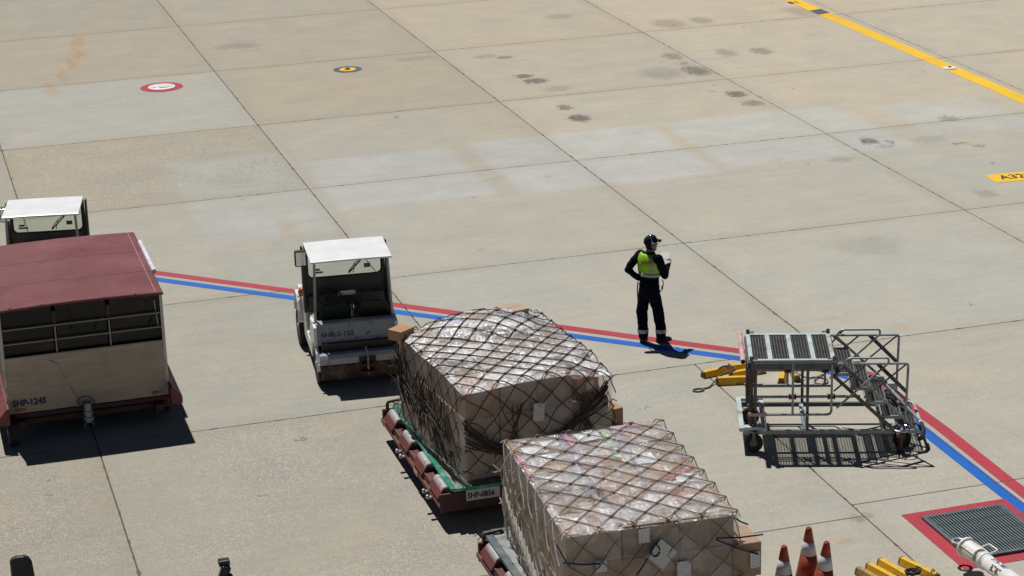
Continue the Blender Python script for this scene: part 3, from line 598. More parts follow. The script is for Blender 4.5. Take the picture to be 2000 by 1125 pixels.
# ------------------------------------------------------------------ covered baggage cart
def make_cart():
    t = thing('baggage_cart', 'covered baggage cart with maroon roof and plywood front marked SHP-1245', 'baggage cart', (2.44, 30.82, 0), 0)
    hw, L = 1.165, 3.2; zb, zp, zt = .42, 1.28, 1.99
    MB().box((0, L / 2, zb - .06), (2 * hw - .02, L, .10)).box((0, .04, zb - .13), (2 * hw, .08, .12)).build('chassis', M['maroon_dark'], t, .01)
    MB().box((0, L / 2, zb + .02), (2 * hw - .06, L - .06, .03)).build('floor', M['maroon_dark'], t)
    # plywood front
    m, nt = new_mat('plywood_panel'); k = N(nt); c = k.coord()
    w = k.noise(k.mapping(c, (.5, 1, 9)), 3, 6, .65, .4); f = k.noise(c, 2.3, 6, .65); g = k.noise(c, 22, 4, .7)
    a = k.mix(k.rng(w, .3, .7), (.40, .32, .235), (.54, .455, .355)); a = k.mix(k.rng(f, .45, .75, 0, .5), a, (.26, .2, .15)); a = k.mix(k.rng(g, .66, .74, 0, .5), a, (.16, .12, .09))
    k.out(k.bsdf(a, .6, 0, k.bump(w, .2, .01), .4).outputs[0]); ply = m
    MB().box((0, .02, (zb + zp) / 2), (2 * hw - .04, .03, zp - zb)).build('front_panel', ply, t, .004)
    pk = lambda x, z: (x, .002, z)
    MB().tube([pk(-.52, 1.18), pk(-.42, 1.13), pk(-.38, 1.04), pk(-.30, .84), pk(-.22, .66), pk(-.10, .46)], .008, 6).build('cable', M['galv'], t)
    lettering('SHP-1245', .132, M['ink_blue'], t, (-1.10, .002, .535), (R(90), 0, 0), sx=.92, bold=.045)
    for x in (-1.0, 1.0): MB().box((x, -.0015, .475), (.17, .012, .045)).build('reflector', M['orange_lens'], t, .003)
    for x in (-1.05, .95): MB().box((x + .02, -.0085, .475), (.08, .004, .042)).build('red_reflector', M['red_ext'], t)
    # frame: posts and rails
    for x in (-hw, hw):
        for y in (.02, L - .02): MB().box((x, y, (zb + zt) / 2), (.045, .045, zt - zb)).build('corner_post', M['alu'], t, .006)
        MB().box((x, L / 2, (zb + zt) / 2), (.025, L - .06, zt - zb)).build('side_wall', M['maroon_dark'], t)
    MB().box((0, L - .02, (zb + zt) / 2), (2 * hw - .06, .03, zt - zb)).build('back_wall', M['maroon_dark'], t)
    for z in (1.715, 1.495): MB().box((0, .0, z), (2 * hw - .05, .022, .022)).build('front_rail', M['rail'], t, .004)
    MB().box((0, -.004, zp + .005), (2 * hw - .05, .03, .022)).build('front_rail', M['rail'], t, .004)
    for x in (-.39, .39):
        MB().box((x, .002, (zp + 1.70) / 2 + .01), (.026, .02, 1.70 - zp - .03)).build('front_upright', M['rail'], t, .004)
        MB().box((x, .03, 1.82), (.05, .03, .2)).build('inner_post', M['maroon_dark'], t)
        MB().box((x, 1.5, 1.0), (.05, .05, 1.3)).build('inner_post', M['maroon_dark'], t)
    for x, y, z in ((-.2, .04, 1.8), (.15, .04, 1.78), (.95, .035, 1.75)):
        MB().tube(rounded([(x, y, 1.9), (x + .03, y, z), (x + .1, y - .03, z - .12), (x + .02, y, z - .2)], .05), .014, 6).build('hanging_strap', M['black'], t)
    MB().bar((1.07, .04, 1.9), (1.10, .04, 1.5), .03, .006).build('strap_end', M['paper'], t)
    for xa, xb in ((-hw + .03, -.42), (-.36, .36), (.42, hw - .03)):
        MB().box(((xa + xb) / 2, .06, (zp + zt) / 2 + .01), (xb - xa, .012, zt - zp - .02)).build('smoked_screen', M['smoked'], t)
    # roof with seams and a rolled-up curtain on the right edge
    ro, rings = MB(), []
    for x in (-1.21, -1.19, -.6, 0, .6, 1.19, 1.21):
        z = 2.055 - .03 * (x / 1.2) ** 2; e = .02 if abs(x) > 1.2 else 0
        rings.append([(x, -.015, z - .04), (x, -.015, z - .012 - e), (x, .0, z - e), (x, L + .02, z - e), (x, L + .05, z - .012 - e), (x, L + .05, z - .04)])
    ro.loft(rings).build('roof', M['maroon'], t, .008)
    for y in (1.08, 2.15): 
        s = MB(); s.tube([(x, y, 2.056 - .03 * (x / 1.2) ** 2) for x in (-1.18, -.6, 0, .6, 1.1)], .006, 6); s.build('roof_seam', pm('pale_seam', (.5, .3, .3), .5), t)
    MB().tube([(1.10, .0, 2.032), (1.10, L, 2.032)], .006, 6).build('roof_seam', bpy.data.materials['pale_seam'], t)
    for y in (.01,):
        for x in (-1.0, -.55, -.1, .35, .8): MB().lathe([(.014, 2.05 - .03 * (x / 1.2) ** 2), (.008, 2.065)], (x, y, 0), 8).build('rivet', M['alu'], t)
    MB().tube([(1.225, 1.05, 2.02), (1.225, 2.65, 2.02)], .035, 10).build('rolled_curtain', pm('white_curtain', (.75, .78, .82), .5), t)
    # flared side skirts and wheels
    for s in (-1, 1):
        MB().prism([(s * (hw + .0), .62), (s * (hw + .03), .62), (s * (hw + .17), .47), (s * (hw + .17), .36), (s * (hw + .0), .36)], -.28, L - .1, 'y').build('side_skirt', M['red_steel'], t, .012)
        for y in (-.12 if s < 0 else .5, L - .5): wheel('wheel', t, (s * (hw - .02), y, .2), .2, .14)
        MB().box((s * (hw - .16), L / 2, .28), (.12, L + .3, .1)).build('axle_beam', M['maroon_dark'], t)
    # folded-up drawbar
    d = MB().box((-.04, -.10, .38), (.13, .12, .22)).build('drawbar_mount', M['steel_dark'], t, .012)
    MB().tube([(-.04, -.14, .5), (-.04, -.17, .22)], [.05, .05], 12).lathe([(.075, .26), (.075, .30)], (-.04, -.17, 0), 14).lathe([(.07, .36), (.07, .39)], (-.04, -.155, 0), 14).build('drawbar', M['galv'], d)
    e = MB(); c = Vector((-.04, -.18, .16)); e.tube([c + Vector((math.cos(2 * math.pi * i / 18) * .065, 0, math.sin(2 * math.pi * i / 18) * .065)) for i in range(18)], .02, 8, True); e.build('tow_eye', M['steel_dark'], d)
    MB().tube(rounded([(-.12, -.1, .45), (-.2, -.14, .55), (-.1, -.14, .62), (.02, -.12, .58), (.08, -.1, .46)], .05), .013, 6).build('latch', M['steel_dark'], d)
    return t
make_cart()

# ------------------------------------------------------------------ roller dollies
def make_dolly():
    t = thing('pallet_dolly', 'dark red roller dolly marked SHP-0856 under the nearer-to-tractor netted load', 'dolly', (7.86, 25.72, 0), 0, 'roller dollies')
    hw, L, zd = 1.45, 3.3, .47
    MB().box((0, L / 2, .36), (2 * hw - .5, L - .1, .1)).box((0, .03, .33), (2 * hw - .04, .05, .26)).box((0, L - .03, .33), (2 * hw - .04, .05, .26)).build('chassis', M['maroon_dark'], t, .01)
    MB().box((-.0, .0, .36), (2 * hw, .02, .22)).build('end_plate', M['maroon_dark'], t, .006)
    MB().box((-.86, -.014, .41), (.46, .008, .15)).build('number_plate', M['plate'], t, .002)
    lettering('SHP-0856', .112, M['ink'], t, (-1.075, -.0195, .37), (R(90), 0, 0), sx=.83, bold=.03)
    for s in (-1, 1):
        MB().prism([(s * hw, .30), (s * (hw - .03), .30), (s * (hw - .03), .36), (s * (hw - .10), .42), (s * (hw - .10), .30 + .08), (s * (hw - .33), .36), (s * (hw - .33), .30)], .02, L - .02, 'y').build('side_channel', M['red_steel'], t, .004)
        MB().box((s * (hw - .015), L / 2, .29), (.03, L, .06)).build('side_rail', M['red_steel'], t, .006)
        MB().tube(rounded([(s * (hw - .1), L - .02, .36), (s * (hw - .1), L - .02, .56), (s * (hw - .34), L - .02, .58), (s * (hw - .36), L - .02, .36)], .05), .025, 8).build('end_stop', M['maroon_dark'], t)
        for i in range(4):
            y = .12 + .84 * i
            r = MB().lathe([(.05, y), (.062, y + .01), (.062, y + .45), (.05, y + .46)], (s * (hw - .125), 0, .455), 16, 'y').build('roller', M['roller'], t)
            MB().prism([(s * (hw - .22), .40), (s * (hw - .08), .50), (s * (hw + .0), .38), (s * (hw - .02), .36), (s * (hw - .12), .36)], y - .03, y - .012, 'y').build('roller_bracket', M['maroon_dark'], t)
            MB().prism([(s * hw, .36), (s * (hw - .055), .465), (s * (hw - .07), .465), (s * (hw - .02), .35)], y - .01, y + .47, 'y').build('roller_guard', M['red_steel'], t, .004)
            if i < 3: MB().box((s * (hw - .13), y + .66, .40), (.2, .34, .02)).build('mesh_tray', M['rust'], t)
            MB().box((s * (hw - .19), y + .56, .46), (.05, .06, .1)).tube([(s * (hw - .19), y + .56, .5), (s * (hw - .2), y + .56, .57)], .012, 6).build('pallet_lock', M['galv'], t, .005)
        for y in (.42, .62, 1.9, 2.1): MB().box((s * (hw + .035), y, .27), (.07, .05, .03)).lathe([(.022, .26), (.022, .31)], (s * (hw + .06), y, 0), 8).build('lug', M['alu_bare'], t, .004)
        for y in (.5, L - .5): wheel('wheel', t, (s * (hw - .28), y, .19), .19, .13)
    MB().box((-hw - .005, 1.27, .285), (.004, .2, .07)).build('data_plate', pm('brass_plate', (.5, .42, .25), .5), t)
    return t
dolly = make_dolly()
dolly2 = copy_tree(dolly, None, ('lettering', 'number_plate')); dolly2.location = (7.92, 20.89, 0)
dolly2['label'] = 'red roller dolly mostly below the frame under the nearest netted load'

# ------------------------------------------------------------------ netted cargo
unit = None
def carton(parent, c, d, tone, hue=0.0, rz=0.0):
    global unit
    if unit is None:
        mb = MB(); e = .012
        for q in (): pass
        rings = [[(-.5 + e, -.5 + e, -.5), (.5 - e, -.5 + e, -.5), (.5 - e, .5 - e, -.5), (-.5 + e, .5 - e, -.5)]]
        for z, a in ((-.5 + e, .5), (.5 - e, .5), (.5, .5 - e)): rings.append([(-a, -a, z), (a, -a, z), (a, a, z), (-a, a, z)])
        mb.loft(rings); o = mb.build('carton', M['carton'], parent); unit = o.data
    else: o = bpy.data.objects.new('carton', unit); COL.objects.link(o); o.parent = parent
    o.location = c; o.scale = d; o.rotation_euler = (0, 0, rz); o['tone'] = tone; o['hue'] = hue
    return o

def cargo(name, label, loc, rz, hx, hy, zb, zt, nx, ny, nl, netmat, netr, pitch, seed, film_amt, skip_top=(), pal=0.0, pale_side=False, hump=0.0):
    rnd = random.Random(seed); t = thing(name, label, 'air cargo', loc, rz, 'netted cargo loads')
    dz = (zt - zb) / nl; dx, dy = 2 * hx / nx, 2 * hy / ny
    for l in range(nl):
        for i in range(nx):
            for j in range(ny):
                edge = i in (0, nx - 1) or j in (0, ny - 1); top = l == nl - 1
                if not (edge or top): continue
                if top and (i, j) in skip_top: continue
                w = dx * rnd.uniform(.90, 1.0); d = dy * rnd.uniform(.93, 1.0); h = dz * (rnd.uniform(.9, 1.0) if top else .985)
                ox = rnd.uniform(-.02, .012) if i == 0 else (rnd.uniform(-.012, .02) if i == nx - 1 else 0)
                oy = rnd.uniform(-.02, .012) if j == 0 else (rnd.uniform(-.012, .02) if j == ny - 1 else 0)
                if j % 2 == 1 and not edge: ox += .03
                carton(t, (-hx + (i + .5) * dx + ox, -hy + (j + .5) * dy + oy, zb + l * dz + h / 2 + .004), (w, d, h), rnd.uniform(.15, .95), .5 if rnd.random() < .17 else 0, R(rnd.uniform(-1.5, 1.5)))
    # height of the film and net over the stack
    def zt_(x, y): return zt - hump * .6 * max(0, 1 - (((x - hx) / .5) ** 2 + ((y + hy) / .6) ** 2)) + hump * max(0, 1 - ((x - .1) / .85) ** 2 - ((y - 1.0) / .8) ** 2) + .035 * (1 - (x / hx) ** 2) * (1 - (y / hy) ** 2) + .03 * (noise.noise(Vector((x * 1.1 + seed, y * 1.1, 0))))
    P = pitch
    def pillow(u, v): return abs(math.sin(math.pi * (u + v) / P)) * abs(math.sin(math.pi * (u - v) / P))
    nxs, nys = 76, 88; vs = []; fs = []; ex = .02
    for j in range(nys + 1):
        for i in range(nxs + 1):
            x = -hx - ex + (2 * hx + 2 * ex) * i / nxs; y = -hy - ex + (2 * hy + 2 * ex) * j / nys
            e = min(hx + ex - abs(x), hy + ex - abs(y)); e = max(0, min(1, e / .12))
            z = zt_(max(-hx, min(hx, x)), max(-hy, min(hy, y))) + .004 + e * (.034 * pillow(x, y) * (.5 + noise.noise(Vector((x * 2.3, y * 2.3, seed))) * .9 + .3) + .010 * noise.noise(Vector((x * 7, y * 4, seed)))) - (1 - e) * .035
            vs.append((x, y, z))
    for j in range(nys):
        for i in range(nxs): a = j * (nxs + 1) + i; fs.append([a, a + 1, a + nxs + 2, a + nxs + 1])
    MB().raw(vs, fs).build('plastic_cover', film_amt[0], t, smooth=True)
    # film hanging down the sides, wrinkled, slightly bellied
    per = []
    n_side = 40
    for s, (a, b) in enumerate((((-hx, -hy), (hx, -hy)), ((hx, -hy), (hx, hy)), ((hx, hy), (-hx, hy)), ((-hx, hy), (-hx, -hy)))):
        for q in range(n_side): per.append((a[0] + (b[0] - a[0]) * q / n_side, a[1] + (b[1] - a[1]) * q / n_side, s))
    rows = 22; vs = []; fs = []; npn = len(per)
    for r in range(rows + 1):
        f = r / rows
        for x, y, s in per:
            nv = ((0, -1), (1, 0), (0, 1), (-1, 0))[s]
            rad = Vector((x / hx, y / hy, 0)); out = Vector((*nv, 0)) * .7 + rad * .3
            d = .028 + .05 * max(0, noise.noise(Vector((x * 2.2 + seed, y * 2.2, f * 2.5)))) + .022 * noise.noise(Vector((x * 7, y * 7, f * 2 + seed))) + .10 * max(0, f - .72) * (1 + noise.noise(Vector((x * 3, y * 3, seed))))
            p = Vector((x, y, zt_(x, y) - .012 - f * (zt - zb - .03))) + out * d
            vs.append(p)
    for r in range(rows):
        for i in range(npn): j = (i + 1) % npn; fs.append([r * npn + i, r * npn + j, (r + 1) * npn + j, (r + 1) * npn + i])
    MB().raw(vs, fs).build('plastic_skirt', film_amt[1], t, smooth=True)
    # the net
    def drape(u, v):
        ax, ay = abs(u) - hx - .01, abs(v) - hy - .01; sx, sy = math.copysign(1, u), math.copysign(1, v)
        x, y = max(-hx - .02, min(hx + .02, u)), max(-hy - .02, min(hy + .02, v))
        z = zt_(max(-hx, min(hx, u)), max(-hy, min(hy, v))) + .02; dd = 0
        if ax > 0 or ay > 0:
            dd = max(ax, 0) + max(ay, 0) if not (ax > 0 and ay > 0) else max(ax, ay) + .3 * min(ax, ay)
            z -= dd + .01; k = min(1, dd / .4)
            o = .045 + .03 * k + .05 * k * max(0, noise.noise(Vector((u * 2 + seed, v * 2, 1))))
            if ax > 0: x = sx * (hx + o); y += k * .17 * noise.noise(Vector((u * 1.7, v * 1.7, seed + 5)))
            if ay > 0: y = sy * (hy + o); x += k * .17 * noise.noise(Vector((u * 1.7, v * 1.7, seed + 9)))
            z += k * .11 * noise.noise(Vector((u * 2.1, v * 2.1, seed + 3)))
        else:
            x += .012 * noise.noise(Vector((u * 3, v * 3, seed))); y += .012 * noise.noise(Vector((u * 3, v * 3, seed + 7)))
        return Vector((x, y, z)), dd
    top, sidemb = MB(), MB(); ext = zt - zb - .06
    lim = hx + hy + 2 * ext
    for fam in (1, -1):
        k0 = int(lim / P) + 1
        for k in range(-k0, k0 + 1):
            run = []; runs = []
            steps = int((hx + ext) * 2 / .05)
            for q in range(steps + 1):
                u = -(hx + ext) + .05 * q; v = fam * (k * P - u) if fam == 1 else (u - k * P)
                if abs(v) > hy + ext: 
                    if len(run) > 1: runs.append(run)
                    run = []; continue
                p, dd = drape(u, v)
                if p.z < zb + .03 or (abs(u) > hx + .05 and abs(v) > hy + .05):
                    if len(run) > 1: runs.append(run)
                    run = []; continue
                run.append((p, dd))
            if len(run) > 1: runs.append(run)
            for r_ in runs:
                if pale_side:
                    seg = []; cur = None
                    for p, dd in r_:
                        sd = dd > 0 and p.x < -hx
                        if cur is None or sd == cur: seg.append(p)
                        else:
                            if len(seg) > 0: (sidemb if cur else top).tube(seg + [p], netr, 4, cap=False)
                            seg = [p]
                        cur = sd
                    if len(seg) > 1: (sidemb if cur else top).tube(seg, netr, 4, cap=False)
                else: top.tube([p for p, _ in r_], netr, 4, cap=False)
    # knots where the cords cross on top
    kk = int((hx + hy) / P) + 1
    for a in range(-kk, kk + 1):
        for b in range(-kk, kk + 1):
            u, v = (a + b) * P / 2, (a - b) * P / 2
            if abs(u) < hx and abs(v) < hy:
                p, _ = drape(u, v); top.box(p, (netr * 3.4,) * 3, Matrix.Rotation(R(45), 3, 'Z'))
    top.build('cargo_net', netmat, t)
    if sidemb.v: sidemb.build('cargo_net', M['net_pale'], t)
    return t, rnd, zt_

def sheet_label(parent, name, mat, c, d, rot=(0, 0, 0)):
    o = MB().box((0, 0, 0), (d[0], d[1], .003)).build(name, mat, parent); o.location = c; o.rotation_euler = rot; return o

l1, rn, dr1 = cargo('cargo_load', 'netted carton load in plastic with dark net and bundled cords on a green-edged pallet', (7.73, 27.2, 0), R(5), 1.04, 1.3, .56, 1.84, 4, 4, 3, M['net_dark'], .0078, .345, 11, (M['film'], M['film_side']), ((3, 0),), hump=.16)
pb = MB().box((0, 0, .515), (2.44, 3.12, .05)).build('pallet_sheet', M['alu_bare'], l1, .004); pb.rotation_euler = (0, 0, R(-5)); pb.location = (.09, .05, 0)
for s in (-1, 1):
    e = MB().box((s * 1.22, 0, .528), (.075, 3.16, .045)).build('pallet_edge', M['green'], pb, .008)
    e = MB().box((0, s * 1.555, .528), (2.32, .09, .045)).build('pallet_edge', M['green'], pb, .008)
carton(l1, (.72, -.98, 1.50), (.42, .36, .40), .6, .95, R(24)); carton(l1, (.86, -.70, 1.62), (.3, .4, .22), .7, .1, R(8))
carton(l1, (.62, 1.12, 1.92), (.34, .34, .14), .9, 0, R(8)); carton(l1, (-1.04, 1.16, 1.85), (.28, .24, .15), .75, .55, R(30)); carton(l1, (.1, 1.0, 1.87), (.5, .4, .13), .9, .0, R(-6)); carton(l1, (-.4, 1.0, 1.84), (.4, .4, .1), .9, .0, R(4))
carton(l1, (1.13, -.9, .98), (.3, .5, .34), .5, .3, R(6)); carton(l1, (1.14, -1.12, .74), (.35, .4, .3), .4, 0, R(-5))
bag = []
for i in range(9):
    a = math.pi * i / 8; bag.append([Vector((1.26 + .10 * math.sin(a) * math.cos(q) * (1 + .35 * noise.noise(Vector((i * .7, q, 3)))), -.95 + .20 * math.sin(a) * math.sin(q) * (1 + .35 * noise.noise(Vector((i * .7, q, 8)))), .86 + .17 * math.cos(a))) for q in [2 * math.pi * k / 12 for k in range(12)]])
MB().loft(bag).build('loose_plastic', M['film'], l1, smooth=True)
sheet_label(l1, 'paper_label', M['label'], (-.02, -1.385, 1.40), (.16, .24), (R(86), R(6), R(2)))
sheet_label(l1, 'paper_label', M['label'], (.80, -1.20, 1.58), (.15, .11), (R(88), 0, R(24)))
# gathered cords: swags of net bundled along the front and the left side
sw = MB()
def wav(p, q, amp=.02): return Vector(p) + Vector((noise.noise(Vector((p[0] * 3, p[2] * 3, q * 1.7))), .25 * noise.noise(Vector((p[0] * 4, q * 2.1, 3))), noise.noise(Vector((p[0] * 3 + 9, p[2] * 2, q * 1.3))))) * amp
for q in range(16):                                            # one thick swag slung across the front
    a, b = rn.uniform(-.035, .035), rn.uniform(-.05, .05); n = 20
    sw.tube([wav((-1.08 + 2.04 * i / n, -1.375 - .006 * (q % 6), 1.30 + .22 * i / n - .50 * math.sin(math.pi * (i / n) ** .9) + a * (1 + 4.5 * abs(2 * i / n - 1) ** 3) + b * math.sin(3 * i / n + q)), q, .07) for i in range(n + 1)], .009, 5)
def hank(x0, ztop, zknot, zbot, n, wt, wb):                    # cords drawn together and spreading again
    for q in range(n):
        u, v = rn.uniform(-wt, wt), rn.uniform(-wb, wb); pts = []
        for i in range(13):
            f = i / 12; z = ztop + (zbot - ztop) * f; fk = (ztop - zknot) / (ztop - zbot)
            k = abs(f - fk) / (fk if f < fk else 1 - fk); k = k * k * (3 - 2 * k)
            pts.append(wav((x0 + (u if f < fk else v) * k + .03 * math.sin(q), -1.375 - .004 * (q % 5), z), q, .035))
        sw.tube(pts, .008, 5)
hank(.62, 1.56, 1.27, .88, 10, .13, .22); hank(-.38, 1.56, 1.16, .86, 5, .2, .3)
for q in range(26):                                            # loose tangle down the left side
    y0 = -1.05 + 2.1 * rn.random(); z0 = 1.08 + .16 * (y0 + 1.0) + rn.uniform(-.07, .07); pts = []
    for i in range(11):
        f = i / 10 - .45; p = wav((-1.13 - .02 * math.cos(f * 3), y0 + .22 * f * math.sin(q) + .05 * math.sin(f * 9 + q), z0 - .75 * f), q, .05); pts.append(p)
    sw.tube(pts, .0085, 5)
for q in range(10):
    d = rn.uniform(-.06, .06); sw.tube([wav((-1.15, 1.22 - .12 * i, 1.46 - .030 * i + d + .05 * math.sin(i * .7 + q) - .10 * math.sin(i * .35)), q, .06) for i in range(20)], .0085, 5)
sw.build('gathered_cords', M['net_dark'], l1)

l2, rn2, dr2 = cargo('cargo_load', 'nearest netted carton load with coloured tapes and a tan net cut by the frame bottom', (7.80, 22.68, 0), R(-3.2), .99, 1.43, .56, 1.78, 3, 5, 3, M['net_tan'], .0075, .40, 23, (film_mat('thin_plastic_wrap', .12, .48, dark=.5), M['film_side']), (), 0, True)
pb2 = MB().box((0, 0, .515), (2.44, 3.12, .05)).build('pallet_sheet', M['alu_bare'], l2, .004); pb2.rotation_euler = (0, 0, R(3.2)); pb2.location = (.05, .02, 0)
for s in (-1, 1):
    MB().box((s * 1.215, 0, .528), (.10, 3.16, .045)).build('pallet_edge', M['grate'], pb2, .008); MB().box((0, s * 1.555, .528), (2.32, .09, .045)).build('pallet_edge', M['grate'], pb2, .008)
carton(l2, (1.12, -1.22, 1.18), (.34, .5, .42), .55, .1, R(2)); carton(l2, (1.1, -1.2, .8), (.3, .5, .34), .4, 0, R(-3))
def tape(parent, pts, w, mat, zoff=.001):
    P = [Vector((x, y, dr2(x, y) - .003 + zoff)) for x, y in pts]; vs = []; n = len(P)
    for i, p in enumerate(P):
        d = (P[min(i + 1, n - 1)] - P[max(i - 1, 0)]).normalized(); nn = Vector((-d.y, d.x, 0)) * w / 2; vs += [p + nn, p - nn]
    MB().raw(vs, [[2 * i, 2 * i + 1, 2 * i + 3, 2 * i + 2] for i in range(n - 1)]).build('tape', mat, parent)
ln = lambda a, b, n=8: [(a[0] + (b[0] - a[0]) * i / n, a[1] + (b[1] - a[1]) * i / n) for i in range(n + 1)]
tape(l2, ln((-.35, 1.35), (-.45, -.55)), .06, M['tape_violet']); tape(l2, ln((-.27, 1.38), (-.22, .55)), .07, M['tape_pink']); tape(l2, ln((.22, 1.38), (.18, .45)), .07, M['tape_green'])
tape(l2, ln((.36, 1.2), (.25, -.9)), .05, M['tape_violet']); tape(l2, ln((-.97, .9), (-.97, .1)), .03, M['tape_pink']); tape(l2, ln((.35, 1.4), (.8, 1.38)), .06, M['tape_pink'])
tape(l2, ln((.55, -.35), (.95, -.05)), .05, M['ink_red'], .003)
for x, y, w, d in ((-.72, 1.02, .3, .22), (-.62, .72, .3, .2), (.0, 1.2, .3, .26), (.42, .35, .34, .3), (-.78, .1, .2, .14), (.78, -.35, .28, .24), (-.5, 1.15, .22, .18)):
    sheet_label(l2, 'white_sheet', M['paper'], (x, y, dr2(x, y) - .004), (w, d), (0, 0, R(rn2.uniform(-10, 10))))
for x, y in ((-.62, -.42), (-.48, -.72), (-.9, -1.3)):
    MB().tube([(x - .05, y, dr2(x, y) - .006), (x + .05, y + .01, dr2(x, y) - .006)], .012, 6).tube([(x, y - .05, dr2(x, y) - .005), (x + .01, y + .05, dr2(x, y) - .005)], .012, 6).build('paint_mark', pm('orange_mark', (.8, .2, .03), .6) if 'orange_mark' not in bpy.data.materials else bpy.data.materials['orange_mark'], l2)
sheet_label(l2, 'paper_label', M['label'], (-.10, -1.50, 1.66), (.13, .16), (R(86), 0, 0)); sheet_label(l2, 'paper_sheet', M['plate'], (.10, -1.525, 1.42), (.26, .26), (R(84), R(45), 0))
sheet_label(l2, 'paper_label', M['label'], (-.60, -1.50, 1.36), (.13, .14), (R(88), 0, 0)); sheet_label(l2, 'paper_label', M['label'], (.36, -1.52, 1.16), (.16, .26), (R(86), 0, 0)); sheet_label(l2, 'paper_label', M['label'], (1.22, -1.485, 1.18), (.12, .2), (R(88), 0, 0))
g2 = MB()
for q in range(14):
    y0 = 1.2 - .8 * rn2.random(); z0 = 1.15 + rn2.uniform(-.25, .15); g2.tube([(-1.07, y0 + rn2.uniform(-.08, .08), z0 + .3), (-1.10, y0, z0), (-1.09, y0 + rn2.uniform(-.1, .1), z0 - .3)], .010, 5)
for q in range(12):
    y0 = .9 - 1.6 * q / 12; g2.tube([(-1.09, y0 + .2, 1.3 - .04 * q), (-1.12, y0 + rn2.uniform(-.03, .03), 1.18 - .04 * q), (-1.10, y0 - .15, .95 - .03 * q)], .011, 5)
g2.build('gathered_cords', M['net_pale'], l2)
blue = pm('dark_blue_cord', (.015, .03, .09), .7)
for a, b in (((-1.03, -1.47, 1.45), (-.62, -1.52, 1.40)), ((-1.06, -1.3, 1.6), (-.98, -1.5, 1.42)), ((.75, -1.5, 1.52), (1.3, -1.52, 1.5)), ((.75, -1.5, 1.5), (1.25, -1.5, 1.25)), ((.98, -1.44, 1.72), (1.14, -1.46, 1.62)), ((-.2, -1.52, 1.2), (.0, -1.53, 1.52))):
    MB().tube([a, ((a[0] + b[0]) / 2, (a[1] + b[1]) / 2 - .01, (a[2] + b[2]) / 2 - .01), b], .0095, 6).build('lashing_cord', blue, l2)
MB().tube([(.02 + .05 * math.cos(a / 2), -1.54, 1.48 + .07 * math.sin(a / 2)) for a in range(13)], .009, 6).build('lashing_cord', blue, l2)

